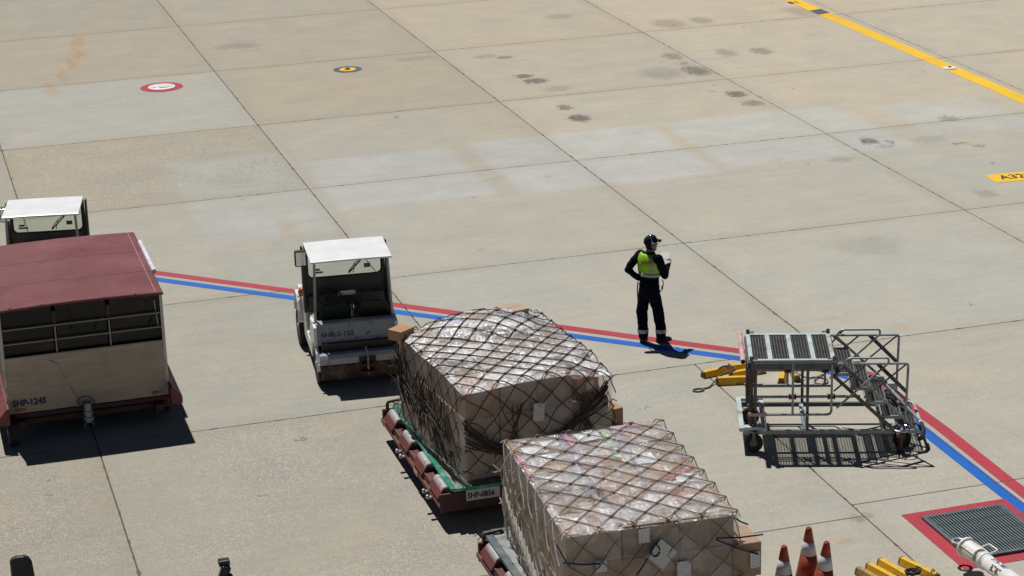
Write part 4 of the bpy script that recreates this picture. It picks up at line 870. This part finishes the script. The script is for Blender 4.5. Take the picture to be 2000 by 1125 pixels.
# ------------------------------------------------------------------ mobile access stairs
def make_stairs():
    t = thing('access_stairs', 'low grey wheeled access steps with four ribbed deck panels and folded handrails', 'access stairs', (11.19, 26.73, 0), R(-20))
    PW, PD, H = 1.20, 1.12, 1.35; G_, GL, DK = M['galv'], M['galv_light'], M['steel_dark']
    fr = MB()
    for y in (.03, PD - .03): fr.box((PW / 2, y, H - .012), (PW, .06, .045))
    for x in (.03, PW - .03): fr.box((x, PD / 2, H - .0125), (.06, PD - .12, .044))
    for i in (1, 2, 3): fr.box((PW * i / 4, PD / 2, H - .013), (.065, PD - .12, .043))
    fr.build('platform_frame', GL, t, .005)
    for i in range(4):
        cx = PW * (i + .5) / 4
        p = MB()
        for q in range(29): p.box((cx, .075 + (PD - .15) * q / 28, H - .026), (PW / 4 - .064, .006, .026))
        p = p.build('deck_grating', M['tread'], t); p['kind'] = 'stuff'
        for q in range(6): MB().box((cx - .10 + .04 * q, PD / 2, H - .010), (.0065, PD - .13, .012)).build('deck_rib', M['tread_rib'], p)
    for y, s in ((-.012, -1), (PD + .012, 1)): MB().box((PW / 2, y, H - .075), (PW - .05, .028, .10)).build('edge_beam', DK, t, .004)
    for x in (-.012, PW + .012): MB().box((x, PD / 2, H - .075), (.02, PD - .03, .09)).build('end_beam', DK, t, .004)
    MB().tube([(-.085, -.03, H + .0), (-.085, PD + .05, H + .0)], [.036, .036], 14).build('bumper_tube', M['pink'], t)
    MB().tube([(-.085, -.034, H), (-.085, -.036, H)], .027, 12).build('tube_mouth', M['pit_dark'], t)
    for x in (.03, PW - .02):
        for y in (-.01, PD + .0):
            MB().box((x, y, H + .035), (.05, .03, .07)).bar((x, y, H + .03), (x + (.09 if x < .5 else -.09), y, H + .03), .016, .016).build('corner_latch', DK, t, .004)
    # posts
    for y in (.03, PD - .03):
        MB().tube([(.03, y, .30), (.03, y, H - .03)], .03, 10).build('corner_post', M['brown_post'] if y < .5 else DK, t)
        MB().tube([(.09, y, .26), (.09, y, H - .12)], .024, 10).build('inner_post', DK, t)
        MB().box((.82, y, .76), (.04, .04, .99)).build('middle_post', DK, t, .004)
        MB().tube([(.06, y, .80), (1.55, y, .80)], .02, 10).build('side_rail', G_, t)
        for x in (.61, 1.15): MB().lathe([(.034, x - .035), (.034, x + .035)], (0, y, .80), 10, 'x').box((x, y - .03, .80), (.03, .05, .07)).lathe([(.046, x - .05), (.046, x - .035)], (0, y, .80), 8, 'x').lathe([(.046, x + .035), (.046, x + .05)], (0, y, .80), 8, 'x').build('clamp', M['rust'], t)
        yy = y - .05 if y < .5 else y + .05
        MB().tube(rounded([(.22, yy, .55), (1.15, yy, .55), (1.15, yy, H - .05)], .07), .017, 10).tube([(.61, yy, .55), (.61, yy, H - .04)], .017, 10).build('lowered_handrail', G_, t)
        MB().bar((-.08, y, .27), (2.02, y, .27), .05, .06).build('base_beam', G_ if y < .5 else DK, t, .004)
        MB().box((.12, yy, .555), (.26, .03, .05)).build('rail_clamp', M['pink'], t, .004)
    MB().tube([(.06, .03, .96), (1.15, .03, .96)], .017, 10).build('side_rail', G_, t)
    for x, z in ((.80, .285), (1.9, .27)): MB().box((x, PD / 2, z), (.06, PD - .1, .05)).build('cross_beam', GL if x < 1 else DK, t, .004)
    MB().box((.80, PD / 2, 1.2), (.05, PD - .08, .05)).build('cross_beam', GL, t, .004)
    # left wheel carriage
    for x in (-.10, .22): MB().box((x, PD / 2, .335), (.07, PD + .10, .06)).build('carriage_beam', GL, t, .005)
    for y in (.0, PD): MB().box((.06, y, .35), (.26, .10, .05)).build('carriage_plate', GL, t, .005)
    for y in (-.03, PD - .12):
        w = wheel('caster_wheel', t, (0, 0, 0), .13, .07, .45); w.rotation_euler = (0, 0, R(90)); w.location = (.07, y, .13)
        MB().box((.07, y - .05, .22), (.05, .012, .18)).box((.07, y + .05, .22), (.05, .012, .18)).box((.07, y, .305), (.09, .12, .02)).build('caster_fork', DK, t)
    # treads
    for i, (x, z) in enumerate(((1.34, 1.13), (1.56, .915), (1.78, .70), (2.0, .485), (2.23, .27))):
        tr = MB()
        for q in range(26): tr.box((x, .09 + (PD - .18) * q / 25, z - .012), (.25, .006, .026))
        tr = tr.build('tread', M['tread'], t)
        MB().box((x - .133, PD / 2, z + .002), (.018, PD - .16, .045)).build('nosing', GL, tr); MB().box((x + .133, PD / 2, z + .002), (.018, PD - .16, .045)).build('nosing', M['tread_rib'], tr)
        for q in range(5): MB().box((x - .09 + .045 * q, PD / 2, z + .006), (.0065, PD - .17, .012)).build('tread_rib', M['tread_rib'], tr)
        for y in (.05, PD - .05): MB().box((x, y, z - .005), (.27, .02, .05)).build('tread_bracket', G_, tr, .003)
    # stringers and folded stair rails, both sides
    for y in (.015, PD - .015):
        MB().bar((1.15, y, 1.14), (2.05, y, .28), .022, .05).build('stringer', DK, t, .003); MB().bar((1.27, y, 1.33), (2.40, y, .25), .022, .035).build('stringer', G_, t, .003)
        yo = y - .045 if y < .5 else y + .045
        r = MB().tube(rounded([(1.22, yo, 1.31), (2.20, yo, 1.31), (2.18, yo, .42)], .05), .018, 10).build('stair_handrail', G_, t)
        MB().tube(rounded([(1.27, yo - .02, 1.27), (1.37, yo - .02, 1.40), (1.92, yo - .02, 1.40), (1.93, yo - .02, 1.33), (1.22, yo - .02, .66)], .05), .016, 8).build('grab_loop', G_, r)
        b = MB()
        for a, c, w in (((1.64, 1.31), (1.18, .90), .013), ((2.17, 1.29), (1.60, .80), .013), ((1.78, 1.30), (2.19, .88), .028), ((1.25, 1.30), (1.62, .98), .013), ((1.40, 1.38), (1.18, 1.12), .012)):
            b.tube([(a[0], yo + .012, a[1]), (c[0], yo + .012, c[1])], w, 8)
        b.build('brace', DK, r)
    # foot end: rubber-tipped loop, stowed drawbar, hand wheel, jack and front caster
    MB().tube(rounded([(2.25, PD - .02, .30), (2.42, PD - .04, .30), (2.46, .10, .24), (2.40, -.03, .16), (2.30, .0, .24)], .09), .022, 10).build('end_loop', GL, t)
    MB().tube(rounded([(2.455, .35, .262), (2.462, .12, .24), (2.42, -.01, .18), (2.36, -.03, .18)], .07), .032, 10).build('loop_grip', M['rubber'], t)
    MB().tube([(1.88, .72, .80), (2.05, .6, .66), (2.40, .24, .36)], .024, 10).box((1.90, .70, .82), (.10, .05, .06)).box((2.07, .76, .70), (.12, .10, .06)).build('stowed_drawbar', GL, t)
    MB().tube(rounded([(1.95, .62, .55), (2.05, .5, .6), (2.12, .42, .5), (2.25, .34, .46), (2.2, .25, .38)], .06), .022, 8).build('black_hose', M['rubber'], t)
    hw_ = MB(); c = Vector((2.12, -.08, .36)); hw_.tube([c + Vector((.125 * math.cos(2 * math.pi * i / 24), .125 * math.sin(2 * math.pi * i / 24), 0)) for i in range(24)], .012, 8, True)
    for a in (0, 120, 240): hw_.tube([c, c + Vector((.125 * math.cos(R(a)), .125 * math.sin(R(a)), 0))], .012, 6)
    hw_.lathe([(.03, -.03), (.03, .02)], c, 12).build('hand_wheel', M['chrome'], t)
    MB().tube([(2.12, -.08, .05), (2.12, -.08, .34)], .032, 12).box((2.12, -.08, .26), (.12, .09, .05)).build('jack', M['brown_post'], t)
    MB().lathe([(.06, .0), (.06, .02), (.035, .05)], (2.12, -.08, 0), 14).build('jack_foot', M['rust'], t)
    w = wheel('caster_wheel', t, (0, 0, 0), .13, .08, .45); w.rotation_euler = (0, 0, R(80)); w.location = (2.16, .12, .13)
    MB().box((2.14, .12, .30), (.12, .12, .03)).box((2.14, .065, .22), (.05, .012, .18)).box((2.14, .175, .22), (.05, .012, .18)).build('caster_fork', DK, t)
    return t
make_stairs()

# ------------------------------------------------------------------ wheel chocks
def chock(label, c, rz, L=.62, group='yellow wheel chocks', mat='yellow', w=.13, h=.10, tilt=0):
    t = thing('wheel_chock', label, 'wheel chock', (c[0], c[1], 0), rz, group); t.rotation_euler = (tilt, 0, rz)
    MB().prism([(-w / 2, .004), (w / 2, .004), (w * .28, h), (-w * .28, h)], -L / 2 + .03, L / 2 - .03).build('chock_body', M[mat], t, .008)
    for s in (-1, 1):
        MB().prism([(-w / 2 + .003, .002), (w / 2 - .003, .002), (w * .28, h - .004), (-w * .28, h - .004)], s * (L / 2 - .03), s * (L / 2)).build('end_cap', M['chock_end'], t, .012)
    MB().tube([(L / 2 - .1, -.03, h), (L / 2 - .1, 0, h + .03), (L / 2 - .1, .03, h)], .009, 6).build('eye_bolt', M['rust'], t)
    return t
GA, GB = 'wheel chocks beside the steps', 'wheel chocks at the bottom edge'
chock('yellow wheel chock with a dark worn end, leftmost by the steps', (11.93, 29.72), R(12), .60, GA)
chock('yellow wheel chock at the back of the pile, nearest the red line', (12.40, 29.78), R(-3), .55, GA)
chock('yellow wheel chock in the middle of the pile with rope over it', (12.33, 29.52), R(4), .6, GA)
chock('yellow wheel chock with its side to the camera, nearest the steps post', (12.02, 29.24), R(-14), .60, GA, h=.12)
chock('yellow wheel chock lying alone behind the steps frame', (12.78, 29.20), R(62), .56, GA)
chock('yellow wheel chock pushed against the lone one behind the steps', (12.98, 29.18), R(75), .45, GA, 'yellow_worn')
def rope(label, pts, r, mat, ring=None):
    o = MB().tube(rounded(pts, .1, 4), r, 7)
    if ring: c = Vector(ring); o.tube([c + Vector((.085 * math.cos(2 * math.pi * i / 20), .06 * math.sin(2 * math.pi * i / 20), 0)) for i in range(20)], .012, 6, True)
    return tag(o.build('chock_rope', M[mat], None, smooth=True), label, 'rope')
rope('grey rope with a ring trailing from the yellow chocks by the steps', [(11.46, 29.19, .014), (11.56, 29.2, .014), (11.68, 29.32, .02), (11.84, 29.43, .11), (12.0, 29.46, .12), (12.2, 29.58, .115), (12.1, 29.74, .115), (11.95, 29.72, .11), (11.86, 29.6, .10)], .013, 'rope', (11.38, 29.16, .014))
rope('grey rope coil lying beside the lone chock behind the steps', [(12.95, 29.1, .11), (13.1, 29.0, .02), (13.25, 29.05, .015), (13.4, 28.9, .015), (13.3, 28.7, .015), (13.12, 28.78, .015), (13.2, 28.95, .03), (13.42, 29.1, .015)], .012, 'rope')
for lab, (x, y), a, mt in (('faded yellow wheel chock, leftmost of the four at the bottom edge', (11.02, 22.30), -74, 'yellow_worn'), ('bright yellow wheel chock, second from left at the bottom edge', (11.19, 22.37), -75, 'yellow'),
                           ('bright yellow wheel chock, third from left at the bottom edge', (11.37, 22.43), -77, 'yellow'), ('bright yellow wheel chock, rightmost of the four at the bottom edge', (11.66, 22.38), -72, 'yellow')):
    chock(lab, (x, y), R(a), .66, GB, mt, .115, .10)
rope('dark rope coiled over the yellow chocks at the bottom edge', [(11.46 + .09 * math.cos(a * .9) * (1 + .02 * a), 22.16 + .08 * math.sin(a * .9), (.115 + .004 * a)) for a in range(16)], .012, 'rope_dark')

# ------------------------------------------------------------------ traffic cones
def cone(label, p, lean=0):
    t = thing('traffic_cone', label, 'traffic cone', (p[0], p[1], 0), 0, 'traffic cones'); t.rotation_euler = (R(lean), R(lean * .6), R(20))
    r = lambda z: .165 - (.165 - .034) * (z - .03) / .72
    MB().box((0, 0, .016), (.40, .40, .032)).build('base', M['cone'], t, .012)
    MB().lathe([(r(.03), .03), (r(.40), .40)], n=28).build('lower_cone', M['cone'], t, smooth=False)
    MB().lathe([(r(.40) + .002, .40), (r(.57) + .002, .57)], n=28).build('band', M['cone_band'], t)
    MB().lathe([(r(.57), .57), (r(.735), .735), (r(.75) - .006, .75), (.02, .75), (.02, .70)], n=28).build('tip', M['cone'], t)
    return t
for o in (cone('orange traffic cone with a white band, leftmost of the three', (9.76, 22.2)), cone('tallest-standing orange traffic cone with a white band, middle of the three', (10.25, 22.58)), cone('orange traffic cone with a crooked tip, rightmost of the three', (10.25, 22.16), 3)):
    for ch in o.children:
        for p in ch.data.polygons: p.use_smooth = ch.name.split('.')[0] != 'base'

# ------------------------------------------------------------------ aircraft towbar
def make_towbar():
    d = Vector((.075, -1.0)).normalized(); ang = math.atan2(d.y, d.x)
    t = thing('aircraft_towbar', 'white aircraft towbar with a steel eye lying over the drain corner', 'towbar', (12.22, 22.42, .30), ang)
    e = MB(); e.tube([(-.02 + .075 * math.cos(2 * math.pi * i / 20), .075 * math.sin(2 * math.pi * i / 20), 0) for i in range(20)], .022, 8, True); e.tube([(.06, 0, 0), (.2, 0, 0)], .04, 10); e.build('tow_eye', M['galv'], t)
    MB().lathe([(.12, .14), (.135, .15), (.135, .18), (.12, .19)], n=28, axis='x').build('flange', M['towbar'], t)
    MB().lathe([(.108, .185), (.108, .46)], n=24, axis='x').build('head', M['towbar'], t, .006)
    for a in (60, -60, 180): c = MB().box((.33, 0, 0), (.29, .012, .012)); [v.__iadd__(Vector((0, .112 * math.sin(R(a)), .112 * math.cos(R(a))))) for v in c.v]; c.build('rib', M['towbar'], t)
    MB().lathe([(.085, .45), (.075, .50), (.085, .55)], n=24, axis='x').build('neck', M['towbar_dirty'], t)
    MB().lathe([(.112, .54), (.112, .60), (.10, .61), (.10, .64)], n=28, axis='x').build('collar', M['towbar'], t)
    MB().tube([(.62, 0, 0), (4.2, 0, 0)], .096, 24).build('tube', M['towbar'], t, smooth=True)
    MB().tube(rounded([(.30, .10, .03), (.30, .235, .06), (.50, .235, .06), (.50, .10, .03)], .03), .012, 8).build('handle', M['towbar'], t)
    lettering('B787', .11, M['ink'], t, (.80, -.088, .042), (R(58), 0, 0), sx=.8, depth=.004) if False else None
    o = lettering('B787', .12, M['ink'], t, (0, 0, 0), (0, 0, 0), sx=.8)
    for me, x0, th0, sz, flip in ((o.data, .82, 52, 1, 0),):
        for v in me.vertices:
            a = R(-th0) + v.co.y / .098 - .6; x = x0 + v.co.x * .85; z = .0985 + v.co.z; v.co = Vector((x, 0, 0)) + Vector((0, math.sin(a) * z, math.cos(a) * z))
    o2 = lettering('STR-1007', .085, M['ink_blue'], t, (0, 0, 0), (0, 0, 0), sx=1)
    for v in o2.data.vertices:
        a = v.co.y / .098 - .25; x = .74 + v.co.x * .9; z = .0985 + v.co.z; v.co = Vector((x, 0, 0)) + Vector((0, math.sin(a) * z, math.cos(a) * z))
    o.scale = (1, 1, 1)
    for s in (-1, 1): wheel('wheel', t, (2.3, s * .3, -.14), .16, .1).rotation_euler = (0, 0, R(90))
    MB().bar((2.3, -.3, -.14), (2.3, .3, -.14), .05, .05).bar((2.3, 0, -.14), (2.3, 0, -.06), .08, .08).build('axle', M['steel_dark'], t)
make_towbar()

# ------------------------------------------------------------------ ground-crew person
def make_person():
    t = thing('person', 'person in navy coverall, cap and hi-vis vest standing on the red line holding papers', 'person', (11.47, 31.52, 0), -YAW)
    A = R(48); Fv = Vector((math.sin(A), math.cos(A), 0)); Lv = Vector((-math.cos(A), math.sin(A), 0)); Z = Vector((0, 0, 1))
    B = lambda f, l, z, c=(0, 0): Vector((c[0], c[1], 0)) + Fv * f + Lv * l + Z * z
    C = (.0, .0)
    body = MB()
    # trunk: stacked ellipses (side radius, depth radius, forward shift)
    rings = []
    for z, a, b, f in ((.72, .10, .09, 0), (.78, .165, .125, -.01), (.86, .185, .145, -.015), (.95, .185, .14, -.01), (1.04, .172, .125, 0), (1.12, .172, .122, .0), (1.22, .185, .13, 0), (1.32, .198, .132, -.005), (1.40, .195, .12, -.01), (1.46, .16, .095, -.01), (1.50, .10, .075, 0), (1.53, .06, .06, .005)):
        rings.append([B(f + b * math.cos(q), a * math.sin(q), z) for q in [2 * math.pi * i / 20 for i in range(20)]])
    body.loft(rings)
    hl, hr = B(-.01, .095, .86), B(-.01, -.095, .86)
    fl, fr = Vector((-.115, -.03, 0)), Vector((.17, -.06, 0))
    body.limb([hl, (hl + fl) / 2 + Vector((-.035, .015, .06)), fl + Vector((0, 0, .22)), fl + Vector((0, 0, .11))], [.105, .092, .084, .08])
    body.limb([hr, (hr + fr) / 2 + Vector((.02, .0, .06)), fr + Vector((0, 0, .22)), fr + Vector((0, 0, .11))], [.105, .092, .086, .082])
    # arms
    sl, sr = B(-.01, .195, 1.425), B(-.01, -.195, 1.425)
    el = Vector((-.345, .02, 1.22)); wl = Vector((-.175, -.02, 1.075))
    body.limb([sl, (sl + el) / 2 + Vector((-.01, 0, .015)), el], [.082, .07, .058]); body.limb([el, (el + wl) / 2, wl], [.058, .054, .046])
    er = Vector((.235, -.10, 1.135)); wr = Vector((.30, .06, 1.27))
    body.limb([sr, (sr + er) / 2 + Vector((.01, 0, 0)), er], [.085, .074, .062]); body.limb([er, (er + wr) / 2, wr], [.06, .052, .042])
    # neck and head
    hc = Vector((.025, .015, 1.645))
    body.limb([B(0, 0, 1.46), B(.01, 0, 1.56)], [.062, .058])
    HA = R(72); HF = Vector((math.sin(HA), math.cos(HA), 0)); HL = Vector((-math.cos(HA), math.sin(HA), 0))
    H = lambda f, l, z: hc + HF * f + HL * l + Z * z
    rr = []
    for z, a, b, f in ((-.125, .03, .03, .055), (-.115, .05, .06, .035), (-.08, .064, .085, .012), (-.03, .073, .098, 0), (.03, .077, .102, -.003), (.08, .070, .092, -.008), (.112, .045, .06, -.01), (.122, .02, .03, -.01)):
        rr.append([H(f + b * math.cos(q), a * math.sin(q), z) for q in [2 * math.pi * i / 18 for i in range(18)]])
    body.loft(rr)
    body.limb([H(.09, 0, .02), H(.118, 0, -.025)], [.010, .015], 8)                           # nose
    body.limb([H(.088, -.02, -.062), H(.092, .02, -.062)], [.011, .011], 8)                    # lips
    for s in (-1, 1): body.limb([H(.0, s * .078, .02), H(-.005, s * .08, -.02)], [.016, .012], 8)
    o = body.build('body', M['navy'], t)
    rm = o.modifiers.new('remesh', 'REMESH'); rm.mode = 'VOXEL'; rm.voxel_size = .0105; smo = o.modifiers.new('smooth', 'SMOOTH'); smo.factor = .5; smo.iterations = 5
    bpy.context.view_layer.update(); dg = bpy.context.evaluated_depsgraph_get(); me = bpy.data.meshes.new_from_object(o.evaluated_get(dg))
    o.modifiers.clear(); o.data = me; me.name = 'body'; me.materials.clear()
    for q in ('navy', 'skin', 'hair'): me.materials.append(M[q])
    for v in me.vertices:                                        # soft cloth folds
        if v.co.z < 1.5:
            k = noise.noise(Vector((v.co.x * 9, v.co.y * 9, v.co.z * 13))) * .011 + noise.noise(v.co * 22) * .004; v.co += v.normal * k
    for p in me.polygons:
        c = p.center; p.use_smooth = True
        if c.z > 1.515:
            dfl = (c - hc).dot(HF); p.material_index = 1
            if c.z > 1.56 and dfl < .02: p.material_index = 2
    # eyes
    for s in (-1, 1): MB().lathe([(.004, 0), (.012, .004), (.004, .01)], (0, 0, 0), 8).build('eye', M['hair'], t).location = H(.094, s * .032, .022)
    # vest: shell over the chest with grey bands
    def shell(z0, z1, q0, q1, n, grow, rows=6):
        prof = [(1.10, .172, .122, 0), (1.22, .185, .13, 0), (1.32, .198, .132, -.005), (1.40, .195, .12, -.01), (1.46, .16, .095, -.01), (1.50, .115, .085, 0)]
        def pr(z):
            for i in range(len(prof) - 1):
                if z <= prof[i + 1][0]: f = (z - prof[i][0]) / (prof[i + 1][0] - prof[i][0]); return [prof[i][k] + (prof[i + 1][k] - prof[i][k]) * f for k in (1, 2, 3)]
            return prof[-1][1:]
        out = []
        for r in range(rows + 1):
            z = z0 + (z1 - z0) * r / rows; a, b, f = pr(z); ring = []
            for i in range(n + 1):
                q = R(q0 + (q1 - q0) * i / n); w = .006 * noise.noise(Vector((q * 3, z * 9, 2)))
                ring.append(B(f + (b + grow + w) * math.cos(q), (a + grow + w) * math.sin(q), z))
            out.append(ring)
        return MB().loft(out, cap=False, closed=False)
    v = shell(1.145, 1.50, 100, 260, 26, .024, 9)
    vs_ = shell(1.145, 1.36, 40, 102, 12, .022, 6); v.raw(vs_.v, vs_.f); vs_ = shell(1.145, 1.36, 258, 320, 12, .022, 6); v.raw(vs_.v, vs_.f)
    vest = v.build('safety_vest', M['hivis'], t, smooth=True); vest.modifiers.new('solid', 'SOLIDIFY').thickness = .006
    bnd = shell(1.13, 1.19, 60, 300, 34, .028, 2)
    for q in (124, 226): s_ = shell(1.19, 1.49, q - 8, q + 8, 3, .030, 8); bnd.raw(s_.v, s_.f)
    bb = bnd.build('vest_band', M['reflect'], vest, smooth=True); bb.modifiers.new('solid', 'SOLIDIFY').thickness = .004
    tx = lettering('JVYPP', .092, M['ink_red'], vest, (0, 0, 0), (0, 0, 0), sx=1, depth=.0005)
    wx = max(p.co.x for p in tx.data.vertices)
    for p in tx.data.vertices:
        ang = R(176) + p.co.x / wx * R(50)
        p.co = B(-.002 + (.132 + .034 + p.co.z) * math.cos(ang), (.19 + .034 + p.co.z) * math.sin(ang), 1.33 + p.co.y + .012 * math.sin(p.co.x / wx * 9))
    # trousers bands and boots
    for f_, nm in ((fl, 0), (fr, 1)):
        MB().lathe([(.090, .165), (.0915, .19), (.0915, .205), (.090, .225)], f_, 20, cap=False).build('trouser_band', M['reflect'], t, smooth=True)
        dvec = Vector((.25, .97, 0)).normalized() if nm == 0 else Vector((.86, .5, 0)).normalized(); n_ = Vector((-dvec.y, dvec.x, 0))
        rings = []
        for s, w, h in ((-.085, .03, .05), (-.07, .042, .085), (-.02, .045, .10), (.05, .044, .095), (.11, .048, .07), (.17, .045, .055), (.195, .03, .04)):
            c = f_ + dvec * s; rings.append([c + n_ * w + Z * .0, c + n_ * w * 1.03 + Z * h * .5, c + n_ * w * .6 + Z * h, c - n_ * w * .6 + Z * h, c - n_ * w * 1.03 + Z * h * .5, c - n_ * w])
        MB().loft(rings).tube([f_ + Z * .05, f_ + Z * .15], [.06, .068], 12).build('boot', M['boot'], t, .006, True)
    # cap with peak
    cap = MB(); rr = []
    for z, a, b, f in ((.018, .088, .115, -.004), (.05, .088, .114, -.006), (.09, .079, .103, -.01), (.122, .055, .072, -.012), (.136, .02, .026, -.012)):
        rr.append([H(f + b * math.cos(q), a * math.sin(q), z + .012 * math.cos(q)) for q in [2 * math.pi * i / 20 for i in range(20)]])
    cap.loft(rr); c_ = cap.build('cap', pm('dark_navy_cap', (.008, .011, .018), .9, 0, .3, 20, spec=.2), t, smooth=True)
    pk = []
    for l in range(-4, 5):
        q = l / 4; a = .075 * q; pk.append([H(.085 - .03 * q * q, a, .048), H(.135 - .035 * q * q, a * 1.02, .052 - .008 * q * q), H(.185 - .06 * q * q, a * .95, .042 - .02 * q * q), H(.183 - .06 * q * q, a * .95, .034 - .02 * q * q), H(.135 - .035 * q * q, a, .044 - .008 * q * q), H(.085 - .03 * q * q, a, .038)])
    MB().loft(pk).build('peak', c_.data.materials[0], c_, smooth=True)
    # ear defenders
    ed = MB().tube([H(-.02, -.10 * math.cos(R(a)), .0 + .148 * math.sin(R(a))) for a in range(0, 181, 12)], .008, 8).build('ear_defender', M['chrome'], t, smooth=True)
    for s in (-1, 1):
        m_ = MB(); c0 = H(.005, s * .10, -.012); rings = []
        for d, k in ((-.022, .8), (-.016, 1), (.012, 1), (.024, .82), (.028, .45)):
            rings.append([c0 + HL * s * d + (HF * math.cos(q) * .037 + Z * math.sin(q) * .052) * k for q in [2 * math.pi * i / 16 for i in range(16)]])
        m_.loft(rings).build('ear_cup', M['muff'], ed, smooth=True)
    # gloved right hand holding papers, left hand on the hip
    def hand(w, dirv, palm_n, curl, mat):
        d = dirv.normalized(); n = palm_n.normalized(); s = d.cross(n).normalized(); g = MB()
        g.limb([w - d * .03, w + d * .04, w + d * .08], [.036, .042, .034], 10)
        for i, (off, ln_) in enumerate(((-.027, .062), (-.009, .074), (.010, .07), (.028, .054))):
            b = w + d * .085 + s * off; k = curl; p1 = b + (d * math.cos(k) + n * math.sin(k)) * ln_ * .45; p2 = p1 + (d * math.cos(2 * k) + n * math.sin(2 * k)) * ln_ * .32; p3 = p2 + (d * math.cos(2.8 * k) + n * math.sin(2.8 * k)) * ln_ * .25
            g.limb([b - d * .02, b, p1, p2, p3], [.012, .0115, .011, .010, .009], 8)
        b = w + d * .03 - s * .034; g.limb([b, b - s * .025 + d * .03 + n * .012, b - s * .022 + d * .058 + n * .03], [.015, .012, .010], 8)
        return g
    hand(wr, Vector((.10, .20, .14)), Vector((-.8, .2, .1)), .55, None).build('glove', M['glove'], t, smooth=True)
    hand(wl, Vector((.8, .35, -.35)), Vector((.2, -.3, -.9)), .35, None).build('glove', M['navy'], t, smooth=True)
    MB().bar((-.125, -.075, 1.13), (-.12, -.11, 1.20), .03, .02).build('waist_tag', M['paper'], t)
    MB().tube([(-.19, -.02, 1.02), (-.20, -.03, .9), (-.195, -.035, .74), (-.19, -.03, .70)], .011, 7).build('hanging_cord', M['rope'], t)
    MB().tube([(.21, .05, 1.02), (.225, .06, .95), (.20, .05, .86), (.17, .03, .82)], .008, 6).lathe([(.014, .86), (.014, .92)], (.205, .05, 0), 8).build('side_cord', M['rope_dark'], t)
    pp = thing('paper_bundle', 'white sheets of paper held up in the standing person\'s right hand', 'papers', t.matrix_basis @ Vector((.268, .17, 1.385)), -YAW)
    bpy.context.view_layer.update(); pp.location = Vector((11.47, 31.52, 0)) + Matrix.Rotation(-YAW, 3, 'Z') @ Vector((.262, .15, 1.392)); pp.rotation_euler = (R(34), R(8), R(-25))
    MB().box((0, 0, 0), (.15, .12, .004)).build('front_sheet', M['paper'], pp)
    o = MB().box((.012, .01, -.006), (.15, .12, .004), Matrix.Rotation(R(6), 3, 'Z')).build('rear_sheet', M['paper'], pp)
make_person()

# ------------------------------------------------------------------ truck whose mirrors reach into the bottom left corner
def make_truck():
    t = thing('parked_truck', 'dark vehicle below the frame with only its black mirrors reaching into the bottom left', 'truck', (1.92, 19.0, 0))
    MB().prism([(-1.6, .5), (2.25, .5), (2.3, .95), (2.1, 1.1), (1.5, 1.25), (.9, 2.05), (.6, 2.12), (-1.6, 2.12)], -.85, .85).build('cab', M['steel_dark'], t, .04)
    MB().raw([(-.75, 1.49, 1.285), (.75, 1.49, 1.285), (.7, .96, 1.99), (-.7, .96, 1.99)], [[0, 1, 2, 3]]).build('windscreen', M['glass'], t)
    for s in (-1, 1):
        for y in (-.9, 1.5): wheel('wheel', t, (s * .76, y, .36), .36, .22)
    return t
tk = make_truck()
m1 = at(40, 1084, 2.15); rel = m1 - Vector((1.92, 19.0, 0))
rings = []
for y, k in ((-.05, .9), (-.03, 1), (.03, 1), (.05, .85)):
    rings.append([(rel.x + px * k, rel.y + y, rel.z - .26 + pz * k) for px, pz in ((-.118, -.24), (.122, -.24), (.125, 0), (.112, .17), (.085, .225), (.03, .25), (-.05, .252), (-.098, .235), (-.118, .2), (-.12, 0))])
mm = MB().loft(rings).build('mirror', M['black'], tk, .008)
MB().tube([(rel.x + .05, rel.y - .04, rel.z - .4), (rel.x + .1, rel.y - .4, rel.z - .6), (-.82, 1.2, 1.4)], .022, 8).build('mirror_arm', M['black'], mm)
m2 = at(437, 1093, 2.05); r2 = m2 - Vector((1.92, 19.0, 0))
mm = MB().box((r2.x, r2.y, r2.z - .03), (.12, .10, .07)).box((r2.x - .01, r2.y - .05, r2.z - .13), (.10, .08, .16), Matrix.Rotation(R(20), 3, 'Y')).build('mirror', M['black'], tk, .015)
MB().tube([(r2.x + .02, r2.y - .06, r2.z - .16), (r2.x + .09, r2.y - .12, r2.z - .26), (r2.x + .08, r2.y - .2, r2.z - .45), (.82, 1.2, 1.4)], .045, 10).build('mirror_arm', M['black'], mm)
MB().tube(rounded([(r2.x + .06, r2.y - .16, r2.z - .27), (r2.x + .09, r2.y - .16, r2.z - .17), (r2.x + .19, r2.y - .16, r2.z - .165), (r2.x + .21, r2.y - .16, r2.z - .27)], .03), .016, 8).build('orange_grip', M['orange_lens'], mm)
